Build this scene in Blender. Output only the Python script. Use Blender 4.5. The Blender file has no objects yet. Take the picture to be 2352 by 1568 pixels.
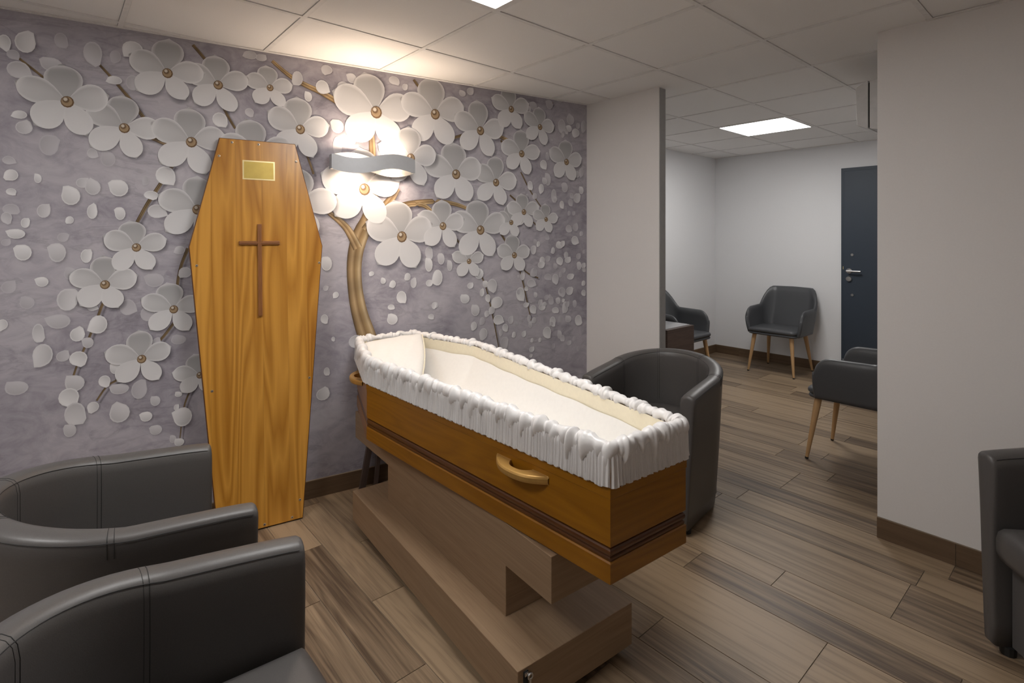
import bpy, math, random
from mathutils import Vector, Matrix

# ------------------------------------------------------------------ camera, world, exposure
S = bpy.context.scene
COL = S.collection
cam_d = bpy.data.cameras.new('camera')
cam = bpy.data.objects.new('camera', cam_d)
COL.objects.link(cam)
cam.location = (0, 0, 1.4173)
cam.rotation_euler = (math.pi / 2, 0, 0.8555)
cam_d.sensor_width = 36.0
cam_d.lens = 36.0 * 1215.23 / 2352.0
cam_d.shift_y = -(784.0 - 544.26) / 2352.0
cam_d.clip_start = 0.02
S.camera = cam
W = bpy.data.worlds.new('world')
S.world = W
W.use_nodes = True
W.node_tree.nodes['Background'].inputs[0].default_value = (0.9, 0.95, 1.0, 1)
W.node_tree.nodes['Background'].inputs[1].default_value = 0.0
S.view_settings.view_transform = 'Standard'
S.view_settings.look = 'None'
S.view_settings.gamma = 1.0
S.view_settings.use_curve_mapping = False
S.view_settings.exposure = 1.35
PANEL_STRENGTH = 8.8        # ceiling panels
SCONCE_WATTS = 3.8          # the sconce's up and down lights

rnd = random.Random(7)

# ------------------------------------------------------------------ materials
def new_mat(name):
    m = bpy.data.materials.new(name)
    m.use_nodes = True
    nt = m.node_tree
    return m, nt, nt.nodes['Principled BSDF']

def N(nt, typ, **kw):
    n = nt.nodes.new(typ)
    for k, v in kw.items():
        setattr(n, k, v)
    return n

def ramp(nt, fac, stops):
    r = N(nt, 'ShaderNodeValToRGB')
    el = r.color_ramp.elements
    while len(el) < len(stops):
        el.new(0.5)
    for e, (p, c) in zip(el, stops):
        e.position = p
        e.color = (*c, 1)
    nt.links.new(fac, r.inputs[0])
    return r.outputs[0]

def math_n(nt, op, a, b=None):
    n = N(nt, 'ShaderNodeMath', operation=op)
    for i, v in enumerate((a, b)):
        if v is None:
            continue
        if isinstance(v, (int, float)):
            n.inputs[i].default_value = v
        else:
            nt.links.new(v, n.inputs[i])
    return n.outputs[0]

def mixc(nt, typ, fac, a, b):
    n = N(nt, 'ShaderNodeMix', data_type='RGBA', blend_type=typ)
    for sock, v in ((n.inputs[0], fac), (n.inputs[6], a), (n.inputs[7], b)):
        if isinstance(v, (int, float)):
            sock.default_value = v
        elif isinstance(v, tuple):
            sock.default_value = (*v, 1)
        else:
            nt.links.new(v, sock)
    return n.outputs[2]

def bump(nt, bsdf, height, strength, dist=0.01):
    b = N(nt, 'ShaderNodeBump')
    b.inputs['Strength'].default_value = strength
    b.inputs['Distance'].default_value = dist
    nt.links.new(height, b.inputs['Height'])
    nt.links.new(b.outputs[0], bsdf.inputs['Normal'])

def noise(nt, vec, scale, detail=3, rough=0.55, dist=0.0):
    n = N(nt, 'ShaderNodeTexNoise')
    n.inputs['Scale'].default_value = scale
    n.inputs['Detail'].default_value = detail
    n.inputs['Roughness'].default_value = rough
    n.inputs['Distortion'].default_value = dist
    if vec is not None:
        nt.links.new(vec, n.inputs['Vector'])
    return n.outputs[0]

def plain(name, col, rough=0.5, metal=0.0, nscale=0, var=0.06, bumps=0.0, spec=0.5, sheen=0.0):
    m, nt, b = new_mat(name)
    b.inputs['Roughness'].default_value = rough
    b.inputs['Metallic'].default_value = metal
    b.inputs['Specular IOR Level'].default_value = spec
    tc = N(nt, 'ShaderNodeTexCoord')
    nz = noise(nt, tc.outputs['Object'], nscale or 30, 4)
    c = ramp(nt, nz, [(0.25, tuple(x * (1 - var) for x in col)), (0.75, tuple(min(1, x * (1 + var)) for x in col))])
    nt.links.new(c, b.inputs['Base Color'])
    if bumps:
        bump(nt, b, nz, bumps, 0.002)
    if sheen:
        b.inputs['Sheen Weight'].default_value = sheen
    return m

def wood(name, dark, light, streak, rough=0.4, stretch=0.12, ring=9.0, ringamt=0.5, fine=0.35, rand=0.25, coat=0.0, coords='UV', bumps=0.15, contrast=1.0):
    """grain runs along U (metres)"""
    m, nt, b = new_mat(name)
    tc = N(nt, 'ShaderNodeTexCoord')
    oi = N(nt, 'ShaderNodeObjectInfo')
    mp = N(nt, 'ShaderNodeMapping')
    nt.links.new(tc.outputs[coords], mp.inputs['Vector'])
    comb = N(nt, 'ShaderNodeCombineXYZ')
    off = math_n(nt, 'MULTIPLY', oi.outputs['Random'], 37.0)
    nt.links.new(off, comb.inputs[0])
    nt.links.new(off, comb.inputs[1])
    nt.links.new(off, comb.inputs[2])
    nt.links.new(comb.outputs[0], mp.inputs['Location'])
    mp2 = N(nt, 'ShaderNodeMapping')
    mp2.inputs['Scale'].default_value = (stretch, 1, 1)
    nt.links.new(mp.outputs[0], mp2.inputs['Vector'])
    big = noise(nt, mp2.outputs[0], ring, 2.0, 0.5, 0.3)
    rings = math_n(nt, 'FRACT', math_n(nt, 'MULTIPLY', big, 13.0))
    rings = math_n(nt, 'ABSOLUTE', math_n(nt, 'SUBTRACT', rings, 0.5))      # 0..0.5 triangle
    mp3 = N(nt, 'ShaderNodeMapping')
    mp3.inputs['Scale'].default_value = (0.025, 1, 1)
    nt.links.new(mp.outputs[0], mp3.inputs['Vector'])
    fi = noise(nt, mp3.outputs[0], 210.0, 4, 0.6)
    mid = noise(nt, mp3.outputs[0], 38.0, 3, 0.6)
    v = math_n(nt, 'ADD', math_n(nt, 'MULTIPLY', rings, ringamt), math_n(nt, 'MULTIPLY', fi, fine))
    v = math_n(nt, 'ADD', v, math_n(nt, 'MULTIPLY', mid, streak))
    v = math_n(nt, 'ADD', v, math_n(nt, 'MULTIPLY', math_n(nt, 'SUBTRACT', oi.outputs['Random'], 0.5), rand))
    lo = 0.5 * (0.5 * ringamt * .5 + fine * .5 + streak * .5)
    ctr = ringamt * .25 + fine * .5 + streak * .5
    span = (ringamt * .25 + fine * .22 + streak * .22) / contrast
    c = ramp(nt, v, [(max(0, ctr - span), dark), (min(1, ctr + span), light)])
    nt.links.new(c, b.inputs['Base Color'])
    b.inputs['Roughness'].default_value = rough
    b.inputs['Coat Weight'].default_value = coat
    b.inputs['Coat Roughness'].default_value = 0.25
    if bumps:
        bump(nt, b, fi, bumps, 0.0015)
    return m

M = {}
M['wall'] = plain('white_paint', (0.77, 0.745, 0.73), 0.85, nscale=140, var=0.015, bumps=0.08)
M['wall2'] = plain('white_paint_cool', (0.80, 0.80, 0.81), 0.85, nscale=140, var=0.015, bumps=0.08)
M['trim_grey'] = plain('grey_corner_guard', (0.36, 0.35, 0.34), 0.6)
M['tile'] = plain('ceiling_tile_fibre', (0.87, 0.85, 0.83), 0.95, nscale=260, var=0.03, bumps=0.1)
M['rail'] = plain('white_lacquered_steel', (0.80, 0.78, 0.76), 0.6)
M['void'] = plain('plaster_slab', (0.10, 0.10, 0.10), 0.9)
M['leather'] = plain('dark_grey_leatherette', (0.092, 0.086, 0.083), 0.40, nscale=420, var=0.10, bumps=0.12)
M['leather2'] = plain('charcoal_leatherette', (0.070, 0.072, 0.077), 0.40, nscale=420, var=0.10, bumps=0.12)
M['thread'] = plain('dark_thread', (0.022, 0.021, 0.021), 0.7)
M['black'] = plain('black_plastic', (0.015, 0.015, 0.015), 0.5)
M['steel'] = plain('brushed_steel', (0.62, 0.61, 0.60), 0.28, 1.0)
M['door'] = plain('dark_blue_door_paint', (0.030, 0.043, 0.062), 0.5, nscale=60, var=0.03)
M['satin'] = plain('white_satin', (0.80, 0.78, 0.77), 0.34, nscale=90, var=0.02)
M['cotton'] = plain('white_padded_lining', (0.84, 0.82, 0.79), 0.75, nscale=60, var=0.02, sheen=0.2)
M['cream'] = plain('cream_satin', (0.90, 0.82, 0.63), 0.5, nscale=60, var=0.03, sheen=0.2)
M['gold_handle'] = plain('gold_lacquered_handle', (0.52, 0.30, 0.085), 0.35, 0.35, nscale=80, var=0.06)
M['brass'] = plain('polished_brass_plate', (0.50, 0.36, 0.09), 0.38, 0.55, nscale=25, var=0.06)
M['brass_edge'] = plain('bright_brass_edge', (0.85, 0.70, 0.36), 0.3, 0.6)
M['screw'] = plain('screw_metal', (0.50, 0.42, 0.33), 0.35, 0.8)
M['sconce'] = plain('satin_grey_lamp_metal', (0.50, 0.51, 0.53), 0.42, 0.25, nscale=50, var=0.03)
M['sconce_in'] = plain('white_lamp_inside', (0.85, 0.83, 0.80), 0.5)
M['plastic'] = plain('white_plastic', (0.60, 0.59, 0.58), 0.45)
M['dark_slot'] = plain('dark_slot', (0.02, 0.02, 0.02), 0.8)
M['pine'] = wood('honey_pine', (0.37, 0.145, 0.010), (0.66, 0.32, 0.050), 0.40, 0.33, stretch=0.08, ring=5.5, ringamt=1.0, fine=0.22, rand=0.40, coat=0.25, bumps=0.05, contrast=1.1)
M['coffin_wood'] = wood('amber_coffin_wood', (0.215, 0.080, 0.002), (0.36, 0.148, 0.006), 0.6, 0.36, stretch=0.13, ring=5.0, ringamt=0.5, fine=0.2, rand=0.1, coat=0.3, bumps=0.03)
M['moulding'] = wood('dark_stained_moulding', (0.075, 0.024, 0.006), (0.145, 0.052, 0.012), 0.6, 0.38, ring=6, coat=0.3, bumps=0.03)
M['lid_edge'] = wood('lid_edge_stain', (0.10, 0.030, 0.006), (0.19, 0.065, 0.013), 0.6, 0.4, ring=6, coat=0.2, bumps=0.03)
M['cross'] = wood('cross_wood', (0.20, 0.072, 0.018), (0.33, 0.13, 0.035), 0.6, 0.45, ring=8)
M['oak'] = wood('grey_oak_veneer', (0.235, 0.148, 0.084), (0.37, 0.252, 0.155), 0.55, 0.55, stretch=0.08, ring=11, ringamt=0.3, fine=0.55, rand=0.12, bumps=0.1)
M['floor_tile'] = wood('wood_look_floor_tile', (0.095, 0.061, 0.037), (0.35, 0.252, 0.160), 1.1, 0.42, stretch=0.10, ring=7, ringamt=0.22, fine=0.36, rand=0.42, bumps=0.25, contrast=1.25)
M['base_tile'] = wood('baseboard_tile', (0.090, 0.055, 0.030), (0.165, 0.104, 0.060), 0.9, 0.5, ring=7, ringamt=0.2, fine=0.5, rand=0.25)
M['grout'] = plain('grout', (0.24, 0.19, 0.14), 0.9)
M['chair_leg'] = wood('beech_leg', (0.42, 0.25, 0.115), (0.55, 0.34, 0.165), 0.5, 0.4, ring=20, ringamt=0.3)
M['walnut'] = wood('dark_walnut', (0.050, 0.033, 0.027), (0.110, 0.074, 0.060), 0.8, 0.4, ring=9, rand=0.1)

def emit(name, col, strength):
    m, nt, b = new_mat(name)
    b.inputs['Base Color'].default_value = (0.9, 0.9, 0.9, 1)
    b.inputs['Emission Color'].default_value = (*col, 1)
    b.inputs['Emission Strength'].default_value = strength
    return m
M['panel'] = emit('led_diffuser', (1.0, 0.985, 0.965), PANEL_STRENGTH)
M['bulb'] = emit('warm_bulb', (1.0, 0.76, 0.52), 9.0)

# wallpaper ground: lilac-grey plaster print
def wallpaper_mat():
    m, nt, b = new_mat('lilac_plaster_print')
    tc = N(nt, 'ShaderNodeTexCoord')
    mp = N(nt, 'ShaderNodeMapping')
    mp.inputs['Scale'].default_value = (0.7, 1.0, 1.5)
    nt.links.new(tc.outputs['Object'], mp.inputs['Vector'])
    big = noise(nt, mp.outputs[0], 1.5, 5, 0.6, 0.6)
    sm = noise(nt, mp.outputs[0], 7.0, 6, 0.68, 1.4)
    v = math_n(nt, 'ADD', math_n(nt, 'MULTIPLY', big, 0.62), math_n(nt, 'MULTIPLY', sm, 0.38))
    c = ramp(nt, v, [(0.33, (0.235, 0.214, 0.248)), (0.46, (0.375, 0.350, 0.395)), (0.55, (0.465, 0.438, 0.480)), (0.68, (0.56, 0.53, 0.565))])
    mp2 = N(nt, 'ShaderNodeMapping')
    mp2.inputs['Scale'].default_value = (0.6, 1.0, 3.2)
    nt.links.new(tc.outputs['Object'], mp2.inputs['Vector'])
    n3 = noise(nt, mp2.outputs[0], 2.6, 7, 0.62, 0.8)
    ln = math_n(nt, 'ABSOLUTE', math_n(nt, 'SUBTRACT', n3, 0.5))
    ln = math_n(nt, 'SUBTRACT', 1.0, math_n(nt, 'MINIMUM', math_n(nt, 'MULTIPLY', ln, 26.0), 1.0))
    msk = math_n(nt, 'GREATER_THAN', noise(nt, mp.outputs[0], 2.2, 2), 0.50)
    c = mixc(nt, 'MULTIPLY', math_n(nt, 'MULTIPLY', math_n(nt, 'MULTIPLY', ln, msk), 0.45), c, (0.66, 0.65, 0.66))
    nt.links.new(c, b.inputs['Base Color'])
    b.inputs['Roughness'].default_value = 0.7
    b.inputs['Specular IOR Level'].default_value = 0.3
    return m
M['wallpaper'] = wallpaper_mat()

# printed artwork: colour and coverage stored in the print itself
def print_mat():
    m, nt, b = new_mat('wallpaper_artwork')
    a = N(nt, 'ShaderNodeVertexColor')
    a.layer_name = 'Col'
    nt.links.new(a.outputs[0], b.inputs['Base Color'])
    nt.links.new(a.outputs[1], b.inputs['Alpha'])
    b.inputs['Roughness'].default_value = 0.7
    b.inputs['Specular IOR Level'].default_value = 0.3
    return m
M['print'] = print_mat()

# ------------------------------------------------------------------ mesh helpers
class MB:
    def __init__(s):
        s.v = []; s.f = []; s.uv = []; s.col = None
    def quadgrid(s, rows, closed_u=False, closed_v=False, uvs=None, cols=None, flip=False):
        """rows: list of lists of points"""
        b = len(s.v); nr = len(rows); nc = len(rows[0])
        for r in rows:
            s.v += [tuple(p) for p in r]
        if cols is not None:
            if s.col is None: s.col = []
            for r in cols: s.col += r
        for i in range(nr - (0 if closed_u else 1)):
            for j in range(nc - (0 if closed_v else 1)):
                i2 = (i + 1) % nr; j2 = (j + 1) % nc
                q = [b + i * nc + j, b + i * nc + j2, b + i2 * nc + j2, b + i2 * nc + j]
                if uvs is not None:
                    ii = i + 1; jj = j + 1
                    uq = [uvs(i, j), uvs(i, jj), uvs(ii, jj), uvs(ii, j)]
                else:
                    uq = [(0, 0)] * 4
                if flip: q.reverse(); uq.reverse()
                s.f.append(q); s.uv.append(uq)
    def face(s, pts, uv=None, cols=None):
        b = len(s.v); s.v += [tuple(p) for p in pts]
        s.f.append(list(range(b, b + len(pts))))
        s.uv.append(uv or [(p[0], p[1]) for p in pts])
        if cols is not None:
            if s.col is None: s.col = []
            s.col += cols
    def box(s, x0, x1, y0, y1, z0, z1, bev=0.0):
        P = lambda x, y, z: (x, y, z)
        L = dict(x=x1 - x0, y=y1 - y0, z=z1 - z0)
        def fc(p):
            # uv: longest of the two in-plane axes is U
            ax = [k for k in range(3) if max(q[k] for q in p) - min(q[k] for q in p) > 1e-9]
            if len(ax) < 2: ax = [0, 1]
            e = [max(q[k] for q in p) - min(q[k] for q in p) for k in ax]
            if e[0] < e[1]: ax.reverse()
            s.face(p, [(q[ax[0]], q[ax[1]] + 0.37 * (3 - sum(ax))) for q in p])
        fc([P(x0, y0, z1), P(x1, y0, z1), P(x1, y1, z1), P(x0, y1, z1)])
        fc([P(x0, y1, z0), P(x1, y1, z0), P(x1, y0, z0), P(x0, y0, z0)])
        fc([P(x0, y0, z0), P(x1, y0, z0), P(x1, y0, z1), P(x0, y0, z1)])
        fc([P(x1, y0, z0), P(x1, y1, z0), P(x1, y1, z1), P(x1, y0, z1)])
        fc([P(x1, y1, z0), P(x0, y1, z0), P(x0, y1, z1), P(x1, y1, z1)])
        fc([P(x0, y1, z0), P(x0, y0, z0), P(x0, y0, z1), P(x0, y1, z1)])
        return s
    def prism(s, poly, z0, z1):
        n = len(poly)
        s.face([(x, y, z1) for x, y in poly], [(x, y) for x, y in poly])
        s.face([(x, y, z0) for x, y in reversed(poly)], [(x, y) for x, y in reversed(poly)])
        acc = 0
        for i in range(n):
            a = poly[i]; c = poly[(i + 1) % n]; l = math.dist(a, c)
            s.face([(*a, z0), (*c, z0), (*c, z1), (*a, z1)], [(acc, z0), (acc + l, z0), (acc + l, z1), (acc, z1)])
            acc += l
        return s
    def tube(s, pts, r, n=8, caps=True):
        pts = [Vector(p) for p in pts]
        rad = r if isinstance(r, (list, tuple)) else [r] * len(pts)
        rows = []
        up = None
        for i, p in enumerate(pts):
            t = (pts[min(i + 1, len(pts) - 1)] - pts[max(i - 1, 0)]).normalized()
            if up is None:
                up = Vector((0, 0, 1)) if abs(t.z) < 0.9 else Vector((1, 0, 0))
            a = t.cross(up).normalized(); bb = a.cross(t).normalized(); up = bb
            rows.append([p + (a * math.cos(2 * math.pi * k / n) + bb * math.sin(2 * math.pi * k / n)) * rad[i] for k in range(n)])
        acc = [0]
        for i in range(1, len(pts)): acc.append(acc[-1] + (pts[i] - pts[i - 1]).length)
        s.quadgrid(rows, closed_v=True, uvs=lambda i, j: (acc[min(i, len(acc) - 1)], j * 0.02))
        if caps:
            s.face(list(reversed(rows[0]))); s.face(rows[-1])
        return s
    def lathe(s, prof, n=20, center=(0, 0, 0), axis='z'):
        rows = []
        for r, h in prof:
            ring = []
            for k in range(n):
                a = 2 * math.pi * k / n
                x, y = r * math.cos(a), r * math.sin(a)
                p = {'z': (x, y, h), 'y': (x, h, -y), 'x': (h, x, y)}[axis]
                ring.append((center[0] + p[0], center[1] + p[1], center[2] + p[2]))
            rows.append(ring)
        s.quadgrid(rows, closed_v=True, uvs=lambda i, j: (prof[min(i, len(prof) - 1)][1], j * 0.02))
        if prof[0][0] > 1e-6: s.face(list(reversed(rows[0])))
        if prof[-1][0] > 1e-6: s.face(rows[-1])
        return s
    def mesh(s, name, mat, smooth=False):
        me = bpy.data.meshes.new(name)
        me.from_pydata(s.v, [], s.f)
        uv = me.uv_layers.new(name='UVMap')
        flat = [c for f in s.uv for p in f for c in p]
        uv.data.foreach_set('uv', flat)
        if s.col is not None:
            at = me.color_attributes.new('Col', 'FLOAT_COLOR', 'POINT')
            at.data.foreach_set('color', [c for p in s.col for c in p])
        me.materials.append(mat)
        if smooth:
            me.polygons.foreach_set('use_smooth', [True] * len(me.polygons))
        me.update()
        return me

def link(name, me, parent=None, loc=None):
    o = bpy.data.objects.new(name, me)
    COL.objects.link(o)
    if parent is not None: o.parent = parent
    if loc is not None: o.location = loc
    return o

def obj(name, mb, mat, parent=None, smooth=False, loc=None, bevel=0.0, subsurf=0, angle=None, seg=2, weld=False):
    if isinstance(mat, str): mat = M[mat]
    o = link(name, mb.mesh(name, mat, smooth), parent, loc)
    if weld or bevel or subsurf or (smooth and angle is None and weld):
        w = o.modifiers.new('weld', 'WELD'); w.merge_threshold = 0.00005
    if bevel:
        b = o.modifiers.new('bevel', 'BEVEL'); b.width = bevel; b.segments = seg; b.limit_method = 'ANGLE'; b.angle_limit = math.radians(40)
        b.harden_normals = False
    if subsurf:
        q = o.modifiers.new('sub', 'SUBSURF'); q.levels = subsurf; q.render_levels = subsurf
    return o

def empty(name, loc, rz=0.0):
    o = bpy.data.objects.new(name, None)
    COL.objects.link(o)
    o.empty_display_size = 0.1
    o.location = loc
    o.rotation_euler = (0, 0, rz)
    return o

def tag(o, label, cat, group=None):
    o['label'] = label; o['category'] = cat
    if group: o['group'] = group
    return o

def structure(o, label=None):
    o['kind'] = 'structure'
    if label: o['label'] = label
    return o

def clip(poly, planes):
    """keep points with a*x+b*y<=c"""
    for a, b, c in planes:
        out = []
        n = len(poly)
        for i in range(n):
            p, q = poly[i], poly[(i + 1) % n]
            dp = a * p[0] + b * p[1] - c; dq = a * q[0] + b * q[1] - c
            if dp <= 0: out.append(p)
            if dp * dq < 0:
                t = dp / (dp - dq)
                out.append((p[0] + (q[0] - p[0]) * t, p[1] + (q[1] - p[1]) * t))
        poly = out
        if len(poly) < 3: return []
    return poly

def area(poly):
    return abs(sum(poly[i][0] * poly[(i + 1) % len(poly)][1] - poly[(i + 1) % len(poly)][0] * poly[i][1] for i in range(len(poly)))) / 2

def smoothstep(a, b, x):
    t = max(0.0, min(1.0, (x - a) / (b - a)))
    return t * t * (3 - 2 * t)
# ------------------------------------------------------------------ the room shell
H = 2.381                  # ceiling height
KX, KK = -3.0707, 0.172    # mural wall: x = KX + KK*y
CB = 1 / math.sqrt(1 + KK * KK)
PY0, PY1 = 2.951, 3.017    # partition
FY = 6.178                 # far wall of the waiting room
X2L, X2R = -3.284, -0.700
XR, YB = 1.75, -1.55       # walls behind the camera
OX0, OX1 = -1.951, -0.757  # opening in the partition
def mx(y): return KX + KK * y
MANG = math.atan2(1, KK) - math.pi / 2     # mural wall direction relative to +Y

# floor with wood-look tiles
floor = structure(obj('floor', MB().box(-3.7, XR + .1, YB - .1, FY + .1, -0.12, -0.0025), 'grout'), 'wood-look tiled floor running through both rooms')
zone1 = [(-1, KK, -KX), (1, 0, XR), (0, -1, -YB), (0, 1, PY0)]
zone1 = [(-1, KK, -KX - 0.0), (1, 0, XR), (0, -1, -YB), (0, 1, PY0)]
zone2 = [(-1, 0, -X2L), (1, 0, X2R), (0, 1, FY), (0, -1, -PY1)]
zone3 = [(-1, 0, -OX0), (1, 0, OX1), (0, 1, PY1), (0, -1, -PY0)]
def pieces(poly):
    """clip to both rooms; whole if it lies in the opening strip"""
    xs = [p[0] for p in poly]; ys = [p[1] for p in poly]
    if min(ys) < PY1 and max(ys) > PY0 and min(xs) > OX0 and max(xs) < OX1 and max(ys) < FY:
        return [poly]
    out = []
    for z in (zone1, zone2, zone3):
        c = clip(poly, z)
        if c and area(c) > 2e-4: out.append(c)
    return out
seams = [FY]
y = FY
widths = [0.148, 0.148, 0.296, 0.148, 0.148, 0.148, 0.296, 0.148]
i = 0
ys = [2.95, 2.80, 2.65, 2.352, 2.207, 2.046, 1.724, 1.563, 1.402, 1.08, 0.938, 0.79, 0.642, 0.494, 0.346, 0.05, -0.098, -0.246, -0.394, -0.69, -0.838, -0.986, -1.134, -1.43, -1.58]
up = [3.10, 3.396, 3.544, 3.692, 3.84, 4.136, 4.284, 4.432, 4.58, 4.876, 5.024, 5.172, 5.32, 5.616, 5.764, 5.912, 6.06, 6.20]
rows_y = sorted(ys + up)
known = {2.65: -1.447, 2.207: -0.934, 2.352: -0.562, 0.938: -1.912, 0.79: -1.515}
G = 0.0016
rp = random.Random(3)
for r in range(len(rows_y) - 1):
    y0, y1 = rows_y[r], rows_y[r + 1]
    L = 0.9 if (y1 - y0) < 0.2 else 1.2
    x = -3.7 + rp.random() * L - L
    if y0 in known:
        x = known[y0] - L * 3
    while x < XR:
        poly = [(x + G, y0 + G), (x + L - G, y0 + G), (x + L - G, y1 - G), (x + G, y1 - G)]
        for pc in pieces(poly):
            mb = MB(); mb.prism(pc, -0.008, 0.0)
            obj('floor_tile', mb, 'floor_tile', floor)
        x += L

# walls
def wallbox(name, *a, mat='wall', label=None):
    return structure(obj(name, MB().box(*a), mat), label)
def skew_box(mb, y0, y1, o0, o1, z0, z1):
    """box along the mural wall; o = offset from the wall face into the room"""
    def P(y, o, z): return (mx(y) + o * CB, y - o * CB * KK, z)
    q = [P(y0, o0, z0), P(y1, o0, z0), P(y1, o1, z0), P(y0, o1, z0)]
    t = [P(y0, o0, z1), P(y1, o0, z1), P(y1, o1, z1), P(y0, o1, z1)]
    L = (y1 - y0) / CB
    for idx in ((3, 2, 1, 0),):
        mb.face([q[k] for k in idx], [(0, 0), (L, 0), (L, .1), (0, .1)])
    mb.face([t[k] for k in (0, 1, 2, 3)], [(y0, 0), (y1, 0), (y1, .1), (y0, .1)])
    for a, b in ((0, 1), (1, 2), (2, 3), (3, 0)):
        l = math.dist(q[a], q[b])
        mb.face([q[a], q[b], t[b], t[a]], [(y0, z0), (y0 + l, z0), (y0 + l, z1), (y0, z1)])
    return mb
wl = structure(obj('wall_left', skew_box(MB(), YB - .1, PY0 + 0.03, -0.12, -0.001, 0, H + .06), 'wall'), 'mural wall with white flower print')
wp = obj('wallpaper', skew_box(MB(), YB, PY0, -0.001, 0.0, 0, H + 0.02), 'wallpaper', wl)
ws = wallbox('wall_partition_stub', -2.70, OX0, PY0, PY1, 0, H + .02, label='white partition stub between mural and opening')
wallbox('wall_partition_right', OX1, XR + .1, PY0, PY1, 0, H + .02, label='white partition wall right of the opening')
wallbox('wall_behind', -3.6, XR + .1, YB - .1, YB, 0, H + .06)
wallbox('wall_right', XR, XR + .1, YB, PY0, 0, H + .06)
wallbox('wall_far', X2L - .1, X2R + .1, FY, FY + .1, 0, H + .06, mat='wall2', label='far white wall of the waiting room')
wallbox('wall_waiting_left', X2L - .1, X2L, PY1, FY, 0, H + .06, mat='wall2', label='left white wall of the waiting room')
wallbox('wall_waiting_right', X2R, X2R + .1, PY1, FY, 0, H + .06, mat='wall2')
structure(obj('trim_1', MB().box(OX0, OX0 + 0.004, PY0 + 0.002, PY1, 0, H - 0.002), 'trim_grey'), 'grey end trim of the partition stub')

# baseboards (tiles)
def baseboard(name, segs):
    """segs: list of (p0, p1, inward normal)"""
    root = None
    for p0, p1, n in segs:
        p0 = Vector((*p0, 0)); p1 = Vector((*p1, 0)); n = Vector((*n, 0))
        d = (p1 - p0); L = d.length; d.normalize()
        back = MB()
        def slab(mb, a, b, o0, o1, z0, z1):
            P = lambda s, o, z: tuple(p0 + d * s + n * o + Vector((0, 0, z)))
            c = [P(a, o0, z0), P(b, o0, z0), P(b, o1, z0), P(a, o1, z0)]; t = [P(a, o0, z1), P(b, o0, z1), P(b, o1, z1), P(a, o1, z1)]
            U = [(a, z0), (b, z0), (b, z1), (a, z1)]
            mb.face(c[::-1], U); mb.face(t, [(a, 0), (b, 0), (b, .01), (a, .01)])
            for i in range(4):
                j = (i + 1) % 4
                mb.face([c[i], c[j], t[j], t[i]], [(a, z0), (b, z0), (b, z1), (a, z1)])
        if root is None:
            slab(back, 0, L, 0, 0.0085, 0, 0.0965)
            root = structure(obj(name, back, 'grout'))
        else:
            slab(back, 0, L, 0, 0.0085, 0, 0.0965)
            obj('backing', back, 'grout', root)
        s = 0.0; k = 0
        while s < L - 0.01:
            e = min(L, s + (0.29 if k == 0 else 0.9)); k += 1
            mb = MB(); slab(mb, s + .001, e - .001, 0.0085, 0.012, 0.001, 0.0955)
            obj('baseboard_tile', mb, 'base_tile', root)
            s = e
    return root
e = 0.0
def mp_(y): return (mx(y), y)
baseboard('baseboard_left', [(mp_(PY0 - 0.002), mp_(YB), (CB, -CB * KK))])
baseboard('baseboard_partition', [((OX1 + .0, PY0), (XR, PY0), (0, -1))])
baseboard('baseboard_stub', [((-2.55, PY0), (OX0, PY0), (0, -1))])
baseboard('baseboard_far', [((X2L + .012, FY), (-1.9, FY), (0, -1)), ((-0.98, FY), (X2R, FY), (0, -1))])
baseboard('baseboard_waiting_left', [((X2L, FY), (X2L, PY1), (1, 0))])
baseboard('baseboard_waiting_right', [((X2R, PY1), (X2R, FY - .012), (-1, 0))])

# ceiling: slab, tiles, rails, panels
GX, GY, GP = -2.3548, 0.2351, 0.6
ceil = structure(obj('ceiling', MB().box(-3.7, XR + .1, YB - .1, FY + .1, H + 0.06, H + 0.12), 'void'), 'suspended tile ceiling')
PANELS = {(1, 1): 'bright square ceiling light panel above the coffin', (0, 7): 'bright square ceiling light panel in the waiting room', (1, -2): 'added out-of-frame square ceiling light panel above the left armchairs'}  # last panel is unseen, added to light the left armchairs and lower mural
TB = 0.012
for a in range(-3, 8):
    for b in range(-4, 11):
        x0, y0 = GX + a * GP, GY + b * GP
        if (a, b) in PANELS: continue
        poly = [(x0 + TB, y0 + TB), (x0 + GP - TB, y0 + TB), (x0 + GP - TB, y0 + GP - TB), (x0 + TB, y0 + GP - TB)]
        for pc in pieces(poly):
            if b == 4 and a >= 2: pc = clip(pc, [(0, 1, PY0 - 0.024)]) if min(q[0] for q in pc) > OX1 - 0.01 else pc
            if not pc: continue
            mb = MB(); mb.prism(pc, H + 0.004, H + 0.02)
            obj('ceiling_tile', mb, 'tile', ceil)
def rail(poly):
    for pc in pieces(poly):
        mb = MB(); mb.prism(pc, H, H + 0.03)
        obj('grid_rail', mb, 'rail', ceil)
RW = 0.0105
for a in range(-3, 9):
    x0 = GX + a * GP
    rail([(x0 - RW, YB), (x0 + RW, YB), (x0 + RW, FY), (x0 - RW, FY)])
for b in range(-4, 12):
    y0 = GY + b * GP
    for a in range(-3, 8):
        xa = GX + a * GP
        rail([(xa + RW + .0005, y0 - RW), (xa + GP - RW - .0005, y0 - RW), (xa + GP - RW - .0005, y0 + RW), (xa + RW + .0005, y0 + RW)])
# wall-angle trims along the walls at ceiling level
tm = MB(); skew_box(tm, YB, PY0 - .001, 0.0, 0.02, H - 0.001, H + 0.003)
structure(obj('trim_2', tm, 'rail'))
structure(obj('trim_3', MB().box(-0.57, XR, PY0 - 0.022, PY0 - 0.0005, H - 0.001, H + 0.003), 'rail'))
structure(obj('trim_4', MB().box(X2L, X2R, FY - 0.02, FY - 0.0005, H - 0.001, H + 0.003), 'rail'))

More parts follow.
